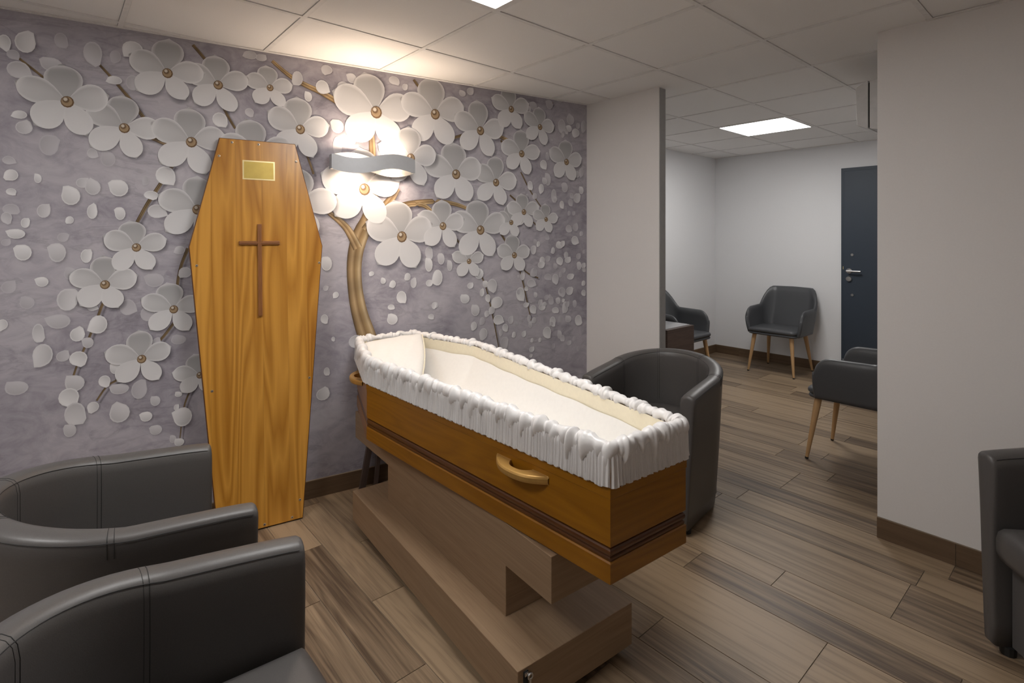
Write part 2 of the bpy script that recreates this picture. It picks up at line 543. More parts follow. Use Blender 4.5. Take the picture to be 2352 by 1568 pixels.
for (a, b), lab in PANELS.items():
    if lab is None: lab = 'square ceiling light panel near the right wall'
    x0, y0 = GX + a * GP, GY + b * GP
    r = empty('ceiling_light', (x0 + .3, y0 + .3, H + 0.0))
    tag(r, lab, 'ceiling light', 'ceiling light panels')
    e = 0.3 - TB
    fr = MB()
    w = 0.012
    for bx in ((-e, e, -e, -e + w), (-e, e, e - w, e), (-e, -e + w, -e + w, e - w), (e - w, e, -e + w, e - w)):
        fr.box(bx[0], bx[1], bx[2], bx[3], -0.001, 0.02)
    obj('frame', fr, 'rail', r)
    obj('diffuser', MB().box(-e + w, e - w, -e + w, e - w, 0.003, 0.012), 'panel', r)

# ------------------------------------------------------------------ printed wallpaper artwork
FLOWERS=[(0.048,2.019,0.165),(0.253,1.924,0.149),(0.42,2.205,0.154),(0.633,2.18,0.149),(0.518,1.884,0.168),(0.871,2.2,0.116),(1.019,1.999,0.168),(1.431,2.143,0.233),(1.798,2.175,0.211),(2.112,2.106,0.187),(2.345,2.273,0.148),(2.577,2.179,0.134),(2.427,1.983,0.156),(2.805,1.955,0.149),(1.939,1.815,0.202),(2.228,1.778,0.166),(1.363,1.694,0.223),(1.585,1.423,0.215),(1.85,1.488,0.161),(2.112,1.466,0.199),(2.445,1.589,0.129),(2.345,1.517,0.115),(2.628,1.542,0.107),(2.031,1.265,0.115),(2.369,1.298,0.137),(0.299,1.371,0.129),(0.182,1.203,0.132),(0.446,1.072,0.129),(0.319,0.848,0.13),(0.555,0.74,0.107),(0.544,1.555,0.162),(1.012,1.591,0.209),(0.811,1.855,0.176),(1.641,1.893,0.183)]
PETALS=[(-0.003,2.173,0.0423,0.0343,2.49,0.6),(-0.089,2.253,0.0393,0.0514,1.07,1.0),(0.029,2.284,0.0266,0.0384,-0.68,0.35),(0.14,2.248,0.0389,0.059,-1.11,0.6),(0.222,2.247,0.0241,0.032,-2.01,0.35),(0.287,2.293,0.0455,0.0426,-2.26,1.0),(-0.155,2.241,0.0238,0.0368,-1.19,1.0),(-0.128,2.194,0.0241,0.0232,-0.87,0.35),(-0.111,2.132,0.0431,0.0418,-0.47,0.7),(0.219,2.138,0.0322,0.022,-2.57,1.0),(0.287,2.136,0.0298,0.0406,0.51,0.5),(-0.107,1.941,0.0278,0.0205,-2.6,1.0),(-0.093,1.887,0.0322,0.0318,1.18,0.7),(-0.012,1.819,0.0378,0.0523,0.57,0.35),(0.135,1.897,0.0388,0.0393,-0.43,0.35),(0.138,1.795,0.0217,0.0256,-0.5,0.6),(0.195,1.774,0.0318,0.0398,2.15,0.35),(0.643,2.005,0.0382,0.0415,-0.77,1.0),(0.776,2.058,0.0242,0.0246,-1.05,0.6),(-0.142,1.743,0.0233,0.0203,-0.43,0.5),(-0.134,1.681,0.0261,0.0278,-2.46,1.0),(-0.048,1.671,0.0143,0.0226,2.23,1.0),(-0.134,1.61,0.0193,0.0167,-0.99,1.0),(0.063,1.6,0.0376,0.0464,2.14,1.0),(0.104,1.66,0.0268,0.0254,0.88,0.7),(0.14,1.642,0.0326,0.0393,1.95,0.7),(0.235,1.643,0.0405,0.0442,2.55,1.0),(0.336,1.684,0.0152,0.0246,-2.14,0.35),(0.415,1.712,0.0454,0.05,-0.82,1.0),(0.358,1.616,0.0324,0.0227,-1.15,1.0),(0.138,1.532,0.0217,0.0374,1.16,1.0),(0.24,1.526,0.0227,0.0342,2.58,1.0),(-0.029,1.531,0.026,0.0341,0.84,0.7),(0.059,1.493,0.0165,0.0193,-2.41,1.0),(-0.089,1.478,0.0168,0.0243,0.76,1.0),(-0.135,1.536,0.0309,0.0259,-0.7,0.35),(-0.149,1.499,0.0205,0.0277,-1.1,0.6),(0.38,1.54,0.0413,0.0373,-0.46,0.8),(0.423,1.583,0.0245,0.0209,-2.42,0.6),(-0.118,1.431,0.0332,0.0241,2.61,1.0),(-0.096,1.351,0.0322,0.0392,2.52,1.0),(-0.15,1.394,0.0177,0.0166,0.87,0.35),(0.017,1.349,0.0339,0.0479,2.59,0.7),(0.117,1.332,0.0231,0.0352,0.75,1.0),(0.036,1.416,0.0223,0.0231,0.57,0.35),(-0.034,1.223,0.0245,0.0246,2.63,1.0),(0.062,1.255,0.0263,0.0309,2.12,0.35),(0.051,1.14,0.0419,0.056,0.65,0.8),(-0.083,1.135,0.0281,0.03,2.14,0.35),(-0.142,1.204,0.0274,0.0296,0.9,0.35),(0.022,1.046,0.0457,0.0364,2.7,0.5),(-0.047,1.001,0.0229,0.0472,-0.62,0.75),(0.086,0.982,0.0304,0.035,1.19,1.0),(0.16,1.021,0.0376,0.0474,-2.67,1.0),(0.123,0.942,0.0231,0.0274,2.56,0.6),(-0.032,0.905,0.0389,0.0549,-2.18,0.8),(0.089,0.875,0.0365,0.037,-1.16,1.0),(0.036,0.891,0.0267,0.0269,1.04,0.5),(0.372,1.213,0.0429,0.0372,2.57,0.35),(0.268,1.092,0.0345,0.0425,-0.41,0.35),(0.346,1.056,0.0339,0.0411,-0.7,0.3),(0.473,1.355,0.025,0.0232,-2.61,0.6),(0.495,1.246,0.0306,0.0297,-2.4,0.7),(0.38,0.919,0.0189,0.0228,1.08,0.35),(0.468,0.921,0.0357,0.0253,2.01,0.35),(0.138,1.101,0.0217,0.0197,-0.42,0.8),(-0.162,1.048,0.0204,0.0257,-1.93,1.0),(-0.116,0.773,0.043,0.0334,2.28,0.5),(0.077,0.766,0.0393,0.0407,2.28,0.7),(0.056,0.707,0.0412,0.0464,-1.11,1.0),(0.077,0.63,0.0423,0.0582,-0.7,0.75),(0.141,0.65,0.0249,0.0275,-2.01,0.9),(0.182,0.761,0.0253,0.0298,-1.13,1.0),(0.22,0.815,0.0209,0.03,2.31,1.0),(0.238,0.606,0.0438,0.0502,1.95,0.75),(0.238,0.717,0.0405,0.0281,2.46,0.5),(0.312,0.702,0.0351,0.049,1.01,0.35),(0.375,0.64,0.0223,0.0269,2.35,0.6),(0.339,0.572,0.0271,0.0267,2.57,1.0),(0.377,0.502,0.0275,0.0269,2.52,0.6),(0.486,0.545,0.0431,0.0529,2.67,1.0),(0.06,0.559,0.0255,0.0329,2.42,0.6),(0.459,0.595,0.0124,0.0168,0.78,1.0),(0.445,0.445,0.0159,0.021,2.16,0.6),(0.471,0.425,0.0232,0.0211,2.27,1.0),(0.468,0.657,0.0178,0.0147,2.18,1.0),(1.217,2.034,0.0402,0.0437,2.49,0.8),(1.008,2.269,0.0307,0.0444,-2.42,0.7),(1.136,2.241,0.0391,0.0431,-0.5,1.0),(1.159,2.34,0.0347,0.0288,-1.92,0.6),(1.063,2.178,0.0224,0.0307,2.31,1.0),(1.217,1.925,0.0284,0.0607,-1.04,0.35),(1.296,2.314,0.0292,0.032,2.65,0.7),(1.248,2.257,0.0359,0.0366,-2.47,0.7),(0.831,2.348,0.0308,0.0204,0.98,0.6),(0.78,2.354,0.0363,0.0246,-2.56,0.6),(1.289,1.968,0.0364,0.0418,-2.46,0.5),(1.159,1.271,0.0324,0.0456,2.48,1.0),(1.154,1.135,0.0162,0.0168,0.56,0.6),(1.208,1.096,0.0189,0.0194,-2.2,1.0),(1.147,0.967,0.0231,0.0288,-1.02,1.0),(1.159,0.676,0.0185,0.0264,-0.7,1.0),(1.14,0.554,0.0414,0.0383,1.19,1.0),(1.194,0.852,0.0117,0.0145,-1.07,1.0),(1.321,0.825,0.049,0.042,-1.11,0.8),(1.542,2.339,0.037,0.0282,-0.81,0.7),(1.609,2.31,0.0189,0.0233,0.73,0.7),(1.988,2.325,0.0274,0.022,2.2,0.7),(2.043,2.346,0.0279,0.0278,0.87,0.7),(2.767,2.202,0.0383,0.0587,-0.63,0.6),(2.844,2.258,0.0391,0.0406,1.9,0.6),(2.891,2.169,0.0396,0.0345,-1.94,1.0),(2.963,2.224,0.0283,0.0476,-2.01,0.5),(2.661,2.343,0.0335,0.0365,2.67,0.4),(2.748,2.4,0.0381,0.037,1.98,0.4),(2.526,2.317,0.0322,0.0328,2.66,0.4),(2.832,2.194,0.0273,0.028,2.67,1.0),(2.609,1.92,0.033,0.0362,-0.86,1.0),(2.646,1.819,0.0296,0.0486,2.27,0.6),(2.498,1.769,0.0248,0.0357,-0.72,1.0),(2.591,1.753,0.0255,0.0362,-1.93,1.0),(2.698,1.706,0.0263,0.0551,-0.71,0.6),(2.794,1.771,0.0309,0.0403,2.56,0.6),(2.903,1.698,0.0358,0.0409,0.71,0.8),(2.943,1.757,0.0241,0.0316,2.35,1.0),(2.767,1.647,0.023,0.0309,-0.94,1.0),(2.537,1.699,0.0215,0.0239,-2.36,0.6),(2.844,1.665,0.0235,0.0312,-0.81,0.5),(2.943,1.889,0.0241,0.038,-1.92,0.5),(2.903,1.871,0.0278,0.0283,-2.39,0.6),(1.761,1.322,0.0284,0.0452,-0.72,0.6),(1.842,1.283,0.0262,0.0404,2.49,0.7),(1.761,1.248,0.0284,0.0479,2.3,1.0),(1.818,1.168,0.0376,0.0563,-2.68,1.0),(1.9,1.239,0.0208,0.0381,2.29,0.7),(2.106,1.182,0.0379,0.0393,2.01,1.0),(1.764,1.136,0.0256,0.0239,0.5,1.0),(1.625,1.181,0.0217,0.026,-2.5,0.8),(1.663,1.141,0.022,0.034,1.03,0.7),(1.534,1.141,0.0211,0.0256,-2.69,1.0),(1.477,1.162,0.0181,0.0203,2.09,1.0),(1.408,1.207,0.0177,0.015,-2.07,1.0),(1.587,1.061,0.0349,0.0414,-0.81,1.0),(1.524,1.006,0.0236,0.0179,-0.62,1.0),(1.532,0.934,0.0369,0.0359,2.13,1.0),(1.804,1.0,0.0201,0.0214,-2.29,0.8),(1.795,0.996,0.0172,0.0241,0.41,1.0),(1.775,0.93,0.0228,0.0187,-0.96,1.0),(2.006,1.026,0.0368,0.0332,2.39,1.0),(2.043,1.107,0.0248,0.0222,0.77,1.0),(2.153,1.113,0.0225,0.0254,2.45,1.0),(2.202,1.102,0.0423,0.0484,-1.17,0.8),(2.08,0.948,0.0345,0.0419,2.34,0.8),(2.128,1.058,0.0191,0.0282,1.11,1.0),(2.17,1.021,0.0226,0.0283,-1.19,1.0),(2.238,0.989,0.0493,0.0429,-2.22,1.0),(2.068,0.849,0.025,0.0307,-2.01,1.0),(2.128,0.875,0.0223,0.0282,-2.32,0.5),(2.248,0.873,0.0429,0.0373,-0.48,1.0),(2.137,0.792,0.0351,0.0423,-2.04,0.8),(2.294,0.714,0.0335,0.0491,0.64,0.5),(2.345,0.863,0.0238,0.0291,0.96,0.7),(2.199,0.94,0.026,0.0285,-2.23,0.8),(2.163,0.92,0.0225,0.0226,-1.97,0.8),(2.301,0.817,0.0268,0.0289,-1.07,0.9),(2.268,0.788,0.0166,0.0259,-1.92,0.6),(2.42,1.033,0.0382,0.0529,-0.86,1.0),(2.466,0.956,0.0246,0.0207,0.45,1.0),(2.522,0.923,0.0322,0.0328,-0.99,1.0),(2.598,0.933,0.0329,0.0271,1.03,1.0),(2.526,1.329,0.025,0.0358,0.67,0.8),(2.598,1.255,0.0256,0.0302,-1.92,1.0),(2.566,1.37,0.0181,0.021,-2.14,1.0),(2.646,1.266,0.0222,0.0243,0.5,0.5),(2.591,1.225,0.0328,0.0271,0.58,1.0),(2.438,1.156,0.0209,0.0354,0.97,0.8),(2.508,1.102,0.0392,0.0328,-0.4,0.7),(2.53,1.176,0.0322,0.0358,-2.58,0.5),(2.646,1.139,0.037,0.0243,-0.87,0.5),(2.748,1.249,0.0343,0.0308,-1.15,1.0),(2.71,1.124,0.0339,0.0398,-1.17,0.8),(2.821,1.253,0.0311,0.0249,0.93,1.0),(2.844,1.134,0.0352,0.025,0.62,1.0),(2.963,1.209,0.0242,0.0222,0.99,0.8),(2.767,1.029,0.0383,0.0371,-1.19,0.6),(2.836,1.032,0.0351,0.0343,0.65,0.9),(2.797,0.919,0.0309,0.0465,-2.31,0.8),(2.736,0.969,0.0228,0.0277,2.63,0.8),(2.672,0.973,0.0261,0.0335,-0.64,0.5),(2.71,0.903,0.0339,0.0245,-0.75,1.0),(2.883,0.938,0.0198,0.0314,2.63,0.5),(2.687,0.826,0.03,0.0397,-0.99,1.0),(2.639,0.754,0.0406,0.0455,-1.0,1.0),(2.825,0.833,0.0311,0.028,2.31,0.7),(2.915,0.816,0.0359,0.0441,-0.55,1.0),(2.748,0.728,0.0228,0.0339,2.26,0.7),(2.369,0.764,0.0171,0.0233,-2.56,1.0),(2.448,0.76,0.021,0.0236,0.92,1.0),(2.512,0.649,0.0249,0.0209,0.86,1.0),(2.505,0.606,0.0142,0.0149,0.47,1.0),(2.832,0.661,0.0234,0.0187,0.81,0.7),(2.515,0.712,0.0143,0.0179,-2.51,1.0),(2.58,0.708,0.0145,0.018,-2.32,1.0),(2.748,1.36,0.0381,0.0277,1.99,1.0),(2.774,1.369,0.023,0.0247,0.83,1.0),(2.691,1.323,0.0187,0.0275,-2.66,0.8),(2.883,1.393,0.0356,0.0376,-0.44,1.0),(2.943,1.443,0.0201,0.019,-2.16,0.7),(2.828,1.477,0.0312,0.0311,-0.6,0.6),(2.891,1.487,0.0277,0.0314,1.18,0.5),(2.805,1.291,0.0232,0.0248,-2.04,0.6),(2.639,1.415,0.0222,0.0212,-0.64,0.4),(2.963,1.082,0.0202,0.0222,-2.42,1.0),(2.963,1.012,0.0242,0.0254,-0.97,0.8),(2.923,1.21,0.024,0.0347,2.54,0.9),(2.53,0.848,0.0215,0.0239,-2.59,0.7),(2.501,0.82,0.0178,0.0268,2.42,0.7),(2.49,0.866,0.0177,0.0267,-1.93,0.6),(2.544,1.02,0.018,0.0209,2.31,0.8),(2.466,1.066,0.0176,0.0178,-0.61,1.0),(2.617,0.952,0.022,0.0181,-2.65,0.8),(2.778,0.967,0.0154,0.0155,0.43,1.0),(2.486,2.226,0.0202,0.0252,2.3,0.3),(2.62,1.807,0.025,0.0263,2.3,0.7),(2.641,1.99,0.0156,0.0226,-2.3,0.7),(2.456,1.874,0.0119,0.017,2.3,0.4),(2.388,0.836,0.0153,0.0177,2.3,0.3),(2.783,1.181,0.02,0.0205,0.8,0.5),(2.538,1.188,0.0165,0.0233,-0.8,0.3),(2.711,1.213,0.0213,0.0223,2.3,0.5),(2.475,1.7,0.0135,0.0142,-2.3,0.4),(2.839,2.034,0.0119,0.017,-2.3,0.5),(2.372,2.179,0.0179,0.0234,0.8,0.3),(2.695,0.653,0.0164,0.0209,0.8,0.3),(2.506,0.978,0.0117,0.0146,-0.8,0.3),(2.663,1.005,0.0133,0.0144,-2.3,0.5),(2.753,0.841,0.02,0.027,-2.3,0.4),(2.684,2.174,0.0128,0.018,-0.8,0.3),(2.892,1.971,0.0124,0.0144,-2.3,0.7),(2.709,1.684,0.0202,0.0224,2.3,0.7),(2.915,0.612,0.0163,0.022,-2.3,0.3),(2.842,1.883,0.0144,0.0197,0.8,0.7),(2.511,2.156,0.0159,0.0191,-0.8,0.5),(2.404,1.15,0.0098,0.0138,2.3,0.5),(2.911,2.22,0.0205,0.0251,0.8,0.5),(2.761,1.036,0.0179,0.0219,0.8,0.3),(2.791,1.873,0.0203,0.0253,-0.8,0.5),(2.406,2.007,0.0141,0.0167,2.3,0.3),(2.405,1.048,0.0135,0.0206,0.8,0.4),(2.872,1.588,0.0176,0.0177,0.8,0.4),(2.682,2.105,0.0129,0.0165,-0.8,0.4),(2.808,2.168,0.0158,0.0214,-0.8,0.7),(2.832,1.589,0.0159,0.02,-2.3,0.4),(2.641,1.586,0.0178,0.0197,-0.8,0.7),(2.967,1.311,0.0151,0.0158,-2.3,0.3),(2.489,2.289,0.0185,0.0255,2.3,0.7),(2.643,1.974,0.019,0.0249,2.3,0.4),(2.583,0.964,0.0213,0.0246,0.8,0.7),(2.604,2.068,0.0203,0.0249,0.8,0.3),(2.466,2.127,0.0211,0.0229,-0.8,0.5),(2.651,1.526,0.0147,0.021,-0.8,0.7),(2.783,2.152,0.0196,0.0224,-2.3,0.3),(2.554,2.255,0.0137,0.0177,-2.3,0.7),(2.634,0.996,0.0205,0.0215,0.8,0.4),(2.854,1.713,0.0202,0.0224,-0.8,0.5),(2.535,2.252,0.0201,0.0239,-2.3,0.5),(2.966,2.326,0.0214,0.0275,0.8,0.3),(2.771,0.7,0.0236,0.0264,-0.8,0.7),(2.675,0.812,0.0165,0.017,-2.3,0.7),(2.967,1.18,0.0185,0.0197,-0.8,0.5),(2.595,2.124,0.0191,0.0229,2.3,0.4),(2.912,1.976,0.0144,0.0185,0.8,0.4),(2.412,1.614,0.0132,0.0157,-2.3,0.7),(2.502,1.502,0.0156,0.0214,-2.3,0.5),(2.417,0.845,0.0136,0.0176,-0.8,0.3),(2.541,1.384,0.0166,0.021,2.3,0.3),(2.756,1.154,0.0168,0.024,-2.3,0.4),(2.878,0.689,0.0179,0.0186,-2.3,0.4),(2.916,1.278,0.0245,0.0255,0.8,0.4),(2.773,2.137,0.0148,0.0186,0.8,0.7),(2.814,0.936,0.0229,0.0252,0.8,0.5),(2.428,2.179,0.0122,0.016,-2.3,0.3)]
BRANCHES=[[(1.431,0.698,0.0579),(1.38,0.854,0.0524),(1.335,0.994,0.0446),(1.311,1.144,0.0407),(1.308,1.292,0.0419),(1.34,1.428,0.0471),(1.4,1.528,0.0426),(1.418,1.654,0.0327),(1.415,1.78,0.0226),(1.413,1.955,0.0188),(1.4,2.079,0.015)],[(1.33,1.354,0.0272),(1.282,1.452,0.0221),(1.234,1.506,0.0183),(1.182,1.543,0.0145),(1.124,1.595,0.0119)],[(1.375,1.453,0.0299),(1.456,1.555,0.0278),(1.529,1.646,0.023),(1.566,1.706,0.0167)],[(1.388,1.465,0.0225),(1.477,1.55,0.0216),(1.582,1.604,0.0194),(1.705,1.629,0.0171),(1.833,1.639,0.0148),(1.966,1.621,0.0124),(2.08,1.575,0.0098)],[(1.451,1.529,0.0152),(1.609,1.61,0.0156),(1.713,1.619,0.0132),(1.775,1.583,0.012),(1.833,1.509,0.0094)],[(1.277,2.139,0.0196),(1.194,2.182,0.0169),(1.124,2.215,0.0155),(1.045,2.239,0.0141),(0.968,2.274,0.0116),(0.883,2.341,0.0091)],[(0.527,2.358,0.0075),(0.562,2.318,0.0075),(0.599,2.27,0.0065)],[(0.633,2.134,0.0054),(0.672,2.037,0.0066),(0.711,1.968,0.0055)],[(0.904,2.172,0.0057),(0.932,2.119,0.0069),(0.947,2.086,0.0058)],[(0.163,2.201,0.0049),(0.222,2.131,0.006),(0.287,2.045,0.0071),(0.343,1.956,0.0082),(0.373,1.897,0.0083)],[(0.337,1.902,0.0123),(0.384,1.878,0.0114),(0.436,1.857,0.0105)],[(-0.109,2.181,0.0047),(-0.065,2.143,0.0047),(-0.022,2.105,0.0047)],[(0.446,1.766,0.0073),(0.384,1.65,0.0083),(0.346,1.58,0.0082),(0.304,1.487,0.0071)],[(0.279,1.335,0.0051),(0.238,1.255,0.005),(0.179,1.128,0.006),(0.154,1.041,0.0049),(0.127,0.965,0.0049),(0.086,0.852,0.0039),(0.071,0.796,0.0039)],[(0.507,1.363,0.0074),(0.477,1.279,0.0063),(0.464,1.205,0.0063),(0.462,1.148,0.0053)],[(0.45,1.006,0.0063),(0.401,0.931,0.0062),(0.354,0.891,0.0051)],[(0.271,0.789,0.0051),(0.227,0.758,0.005),(0.19,0.74,0.004),(0.154,0.676,0.0039)],[(0.549,0.728,0.0043),(0.507,0.651,0.0042),(0.486,0.58,0.0032),(0.473,0.435,0.0021)],[(1.663,2.363,0.0079),(1.697,2.323,0.0079)],[(1.827,2.014,0.0081),(1.936,2.041,0.0096),(2.006,2.07,0.0083)],[(2.261,2.081,0.0129),(2.335,2.057,0.0116)],[(2.268,2.056,0.0072),(2.335,1.981,0.0058),(2.403,1.905,0.0059)],[(2.501,2.09,0.0089),(2.551,2.125,0.006)],[(1.936,1.415,0.0055),(1.988,1.357,0.0069)],[(2.268,1.441,0.0072),(2.321,1.366,0.0072)],[(2.41,1.21,0.0059),(2.448,1.09,0.0044),(2.48,0.955,0.0044),(2.508,0.849,0.003)],[(2.431,1.209,0.0044),(2.49,1.163,0.0045),(2.566,1.136,0.0045)],[(2.08,1.234,0.0042),(2.144,1.133,0.0042),(2.182,1.004,0.0043),(2.221,0.844,0.0043),(2.254,0.684,0.0029)],[(2.235,1.53,0.0072),(2.288,1.559,0.0058)],[(2.338,1.697,0.0058),(2.41,1.647,0.0059)],[(2.424,1.856,0.0044),(2.501,1.727,0.0045),(2.598,1.617,0.003)],[(1.045,1.886,0.0059),(1.072,1.818,0.0059),(1.09,1.76,0.0059)],[(2.526,1.52,0.0045),(2.573,1.475,0.003)],[(2.691,2.359,0.0046),(2.661,2.325,0.0046)]]
def wallpt(t, z, o):
    """t along the wall (m), height, offset"""
    y = t * CB
    return (mx(y) + o * CB, y - o * CB * KK, z)
TMAX = PY0 / CB - 0.004
def petal_pts(cx_, cz_, ang, L, Wd, nv=11, nw=8, start=0.04, point=0.0, bend=0.0):
    """grid in wall coordinates: rows along the petal"""
    rows = []
    ca, sa = math.cos(ang), math.sin(ang)
    for i in range(nv + 1):
        v = i / nv
        vv = 1 - (1 - v) ** 1.9
        hw = Wd * (math.sqrt(max(0.0, 1 - ((vv - 0.60) / 0.40) ** 2)) if vv > 0.60 else 0.10 + 0.90 * math.sin(math.pi / 2 * vv / 0.60) ** 1.05)
        row = []
        for j in range(nw + 1):
            w = -1 + 2 * j / nw
            l = (start + vv * (1 - start)) * L
            l2 = l - 0.03 * L * w * w * vv + point * L * (1 - abs(w)) * vv ** 6
            xx = l2; yy = hw * w + bend * L * vv * vv
            row.append((cx_ + ca * xx - sa * yy, cz_ + sa * xx + ca * yy, vv, w))
        rows.append(row)
    return rows
def add_rows(mb, rows, o, colf):
    r3 = []; cs = []
    for r in rows:
        r3.append([wallpt(min(p[0], TMAX), min(p[1], H + 0.003), o) for p in r])
        cs.append([colf(p) for p in r])
    mb.quadgrid(r3, cols=cs)
def disc(mb, cx_, cz_, rx, rz, o, c0, c1, n=12):
    ring = [wallpt(cx_ + rx * math.cos(2 * math.pi * k / n), cz_ + rz * math.sin(2 * math.pi * k / n), o) for k in range(n)]
    b = len(mb.v)
    if mb.col is None: mb.col = []
    mb.v.append(wallpt(cx_, cz_, o)); mb.col.append(c0)
    mb.v += ring; mb.col += [c1] * n
    for k in range(n):
        mb.f.append([b, b + 1 + k, b + 1 + (k + 1) % n]); mb.uv.append([(0, 0)] * 3)
TINT = (1.0, 0.985, 1.0)
def white(b, a=1.0): return (b * TINT[0], b * TINT[1], b * TINT[2], a)
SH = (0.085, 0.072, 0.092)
ANG5 = (95, 157, 225, 298, 14)
WID5 = (0.41, 0.36, 0.34, 0.30, 0.36)
LEN5 = (1.0, 1.06, 1.0, 0.96, 0.98)
def build_flower(cx_, cz_, R, base, o, rr, n=5, skip=None):
    mb = MB()
    ang = [base + math.radians(q) + rr.uniform(-.08, .08) for q in ANG5]
    # printed soft shade under each petal
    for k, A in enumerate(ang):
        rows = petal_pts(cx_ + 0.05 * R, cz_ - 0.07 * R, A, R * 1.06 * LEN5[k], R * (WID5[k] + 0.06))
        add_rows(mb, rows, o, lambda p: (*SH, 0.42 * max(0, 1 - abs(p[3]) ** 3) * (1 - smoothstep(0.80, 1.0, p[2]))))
    order = sorted(range(n), key=lambda k: -math.sin(ang[k]))     # upper petals first
    for q, k in enumerate(order):
        A = ang[k]
        up_ = math.sin(A)
        L = R * LEN5[k] * (1.0 + rr.uniform(-.05, .05)); Wd = R * WID5[k] * (1 + rr.uniform(-.06, .06))
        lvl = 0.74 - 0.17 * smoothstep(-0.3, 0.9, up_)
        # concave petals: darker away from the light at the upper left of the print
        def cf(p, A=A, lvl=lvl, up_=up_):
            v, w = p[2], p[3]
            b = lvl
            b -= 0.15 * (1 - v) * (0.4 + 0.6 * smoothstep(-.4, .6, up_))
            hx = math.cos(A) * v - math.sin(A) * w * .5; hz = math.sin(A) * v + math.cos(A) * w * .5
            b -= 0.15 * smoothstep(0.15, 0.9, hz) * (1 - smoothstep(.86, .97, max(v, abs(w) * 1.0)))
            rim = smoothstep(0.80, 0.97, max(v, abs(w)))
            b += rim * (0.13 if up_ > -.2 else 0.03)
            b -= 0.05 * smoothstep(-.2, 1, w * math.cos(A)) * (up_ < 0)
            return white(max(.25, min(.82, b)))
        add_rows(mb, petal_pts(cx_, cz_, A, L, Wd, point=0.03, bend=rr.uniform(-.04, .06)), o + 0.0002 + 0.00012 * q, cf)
    # gilt stamen
    s = R * 0.135
    oo = o + 0.0010
    disc(mb, cx_ + .02 * R, cz_ - .02 * R, s * 1.05, s * 1.15, oo, (0.30, 0.20, 0.11, 1), (0.16, 0.095, 0.05, 1))
    disc(mb, cx_ + .01 * R, cz_ - .01 * R, s * 0.85, s * 0.92, oo + .0001, (0.34, 0.23, 0.12, 1), (0.40, 0.29, 0.18, 1))
    disc(mb, cx_ - .01 * R, cz_ + .03 * R, s * 0.56, s * 0.62, oo + .0002, (0.13, 0.08, 0.045, 1), (0.20, 0.13, 0.075, 1))
    disc(mb, cx_ - .02 * R, cz_ + .045 * R, s * 0.34, s * 0.37, oo + .0003, (0.66, 0.60, 0.52, 1), (0.55, 0.47, 0.38, 1))
    return mb
def gold(w, dark):
    # profile across the branch
    k = [(0.10, 0.062, 0.030), (0.33, 0.215, 0.105), (0.52, 0.365, 0.20), (0.28, 0.175, 0.08), (0.42, 0.285, 0.14), (0.62, 0.47, 0.28), (0.24, 0.15, 0.07)]
    c = k[w]
    return (c[0] * dark, c[1] * dark, c[2] * dark, 1)
# branches
rr = random.Random(11)
for bi, L in enumerate(BRANCHES):
    pts = [Vector((p[0], p[1])) for p in L]; wd = [p[2] for p in L]
    # smooth subdivision
    for _ in range(2 if len(pts) > 2 else 0):
        np_, nw_ = [pts[0]], [wd[0]]
        for i in range(len(pts) - 1):
            np_ += [pts[i] * .75 + pts[i + 1] * .25, pts[i] * .25 + pts[i + 1] * .75]
            nw_ += [wd[i] * .75 + wd[i + 1] * .25, wd[i] * .25 + wd[i + 1] * .75]
        pts = np_ + [pts[-1]]; wd = nw_ + [wd[-1]]
    rows = []; cols = []; rows2 = []; cols2 = []
    big = max(wd) > 0.012
    dk = 1.0 if big else 0.52
    for i, p in enumerate(pts):
        t = (pts[min(i + 1, len(pts) - 1)] - pts[max(i - 1, 0)]).normalized()
        nn = Vector((t.y, -t.x))
        if nn.x < 0: nn = -nn
        rows.append([]); cols.append([]); rows2.append([]); cols2.append([])
        for j in range(7):
            q = p + nn * wd[i] * (-1 + j / 3)
            rows[-1].append(wallpt(min(q.x, TMAX), min(q.y, H + .003), 0.0004 + 0.00002 * bi))
            cols[-1].append(gold(j, dk * (0.85 + 0.15 * math.sin(i * 1.3 + bi))))
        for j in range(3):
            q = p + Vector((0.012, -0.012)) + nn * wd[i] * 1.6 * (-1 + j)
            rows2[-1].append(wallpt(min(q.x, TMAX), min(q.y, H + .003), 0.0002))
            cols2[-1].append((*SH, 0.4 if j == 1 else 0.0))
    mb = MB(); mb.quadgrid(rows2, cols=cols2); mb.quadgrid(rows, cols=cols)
    obj('printed_branch', mb, 'print', wp)
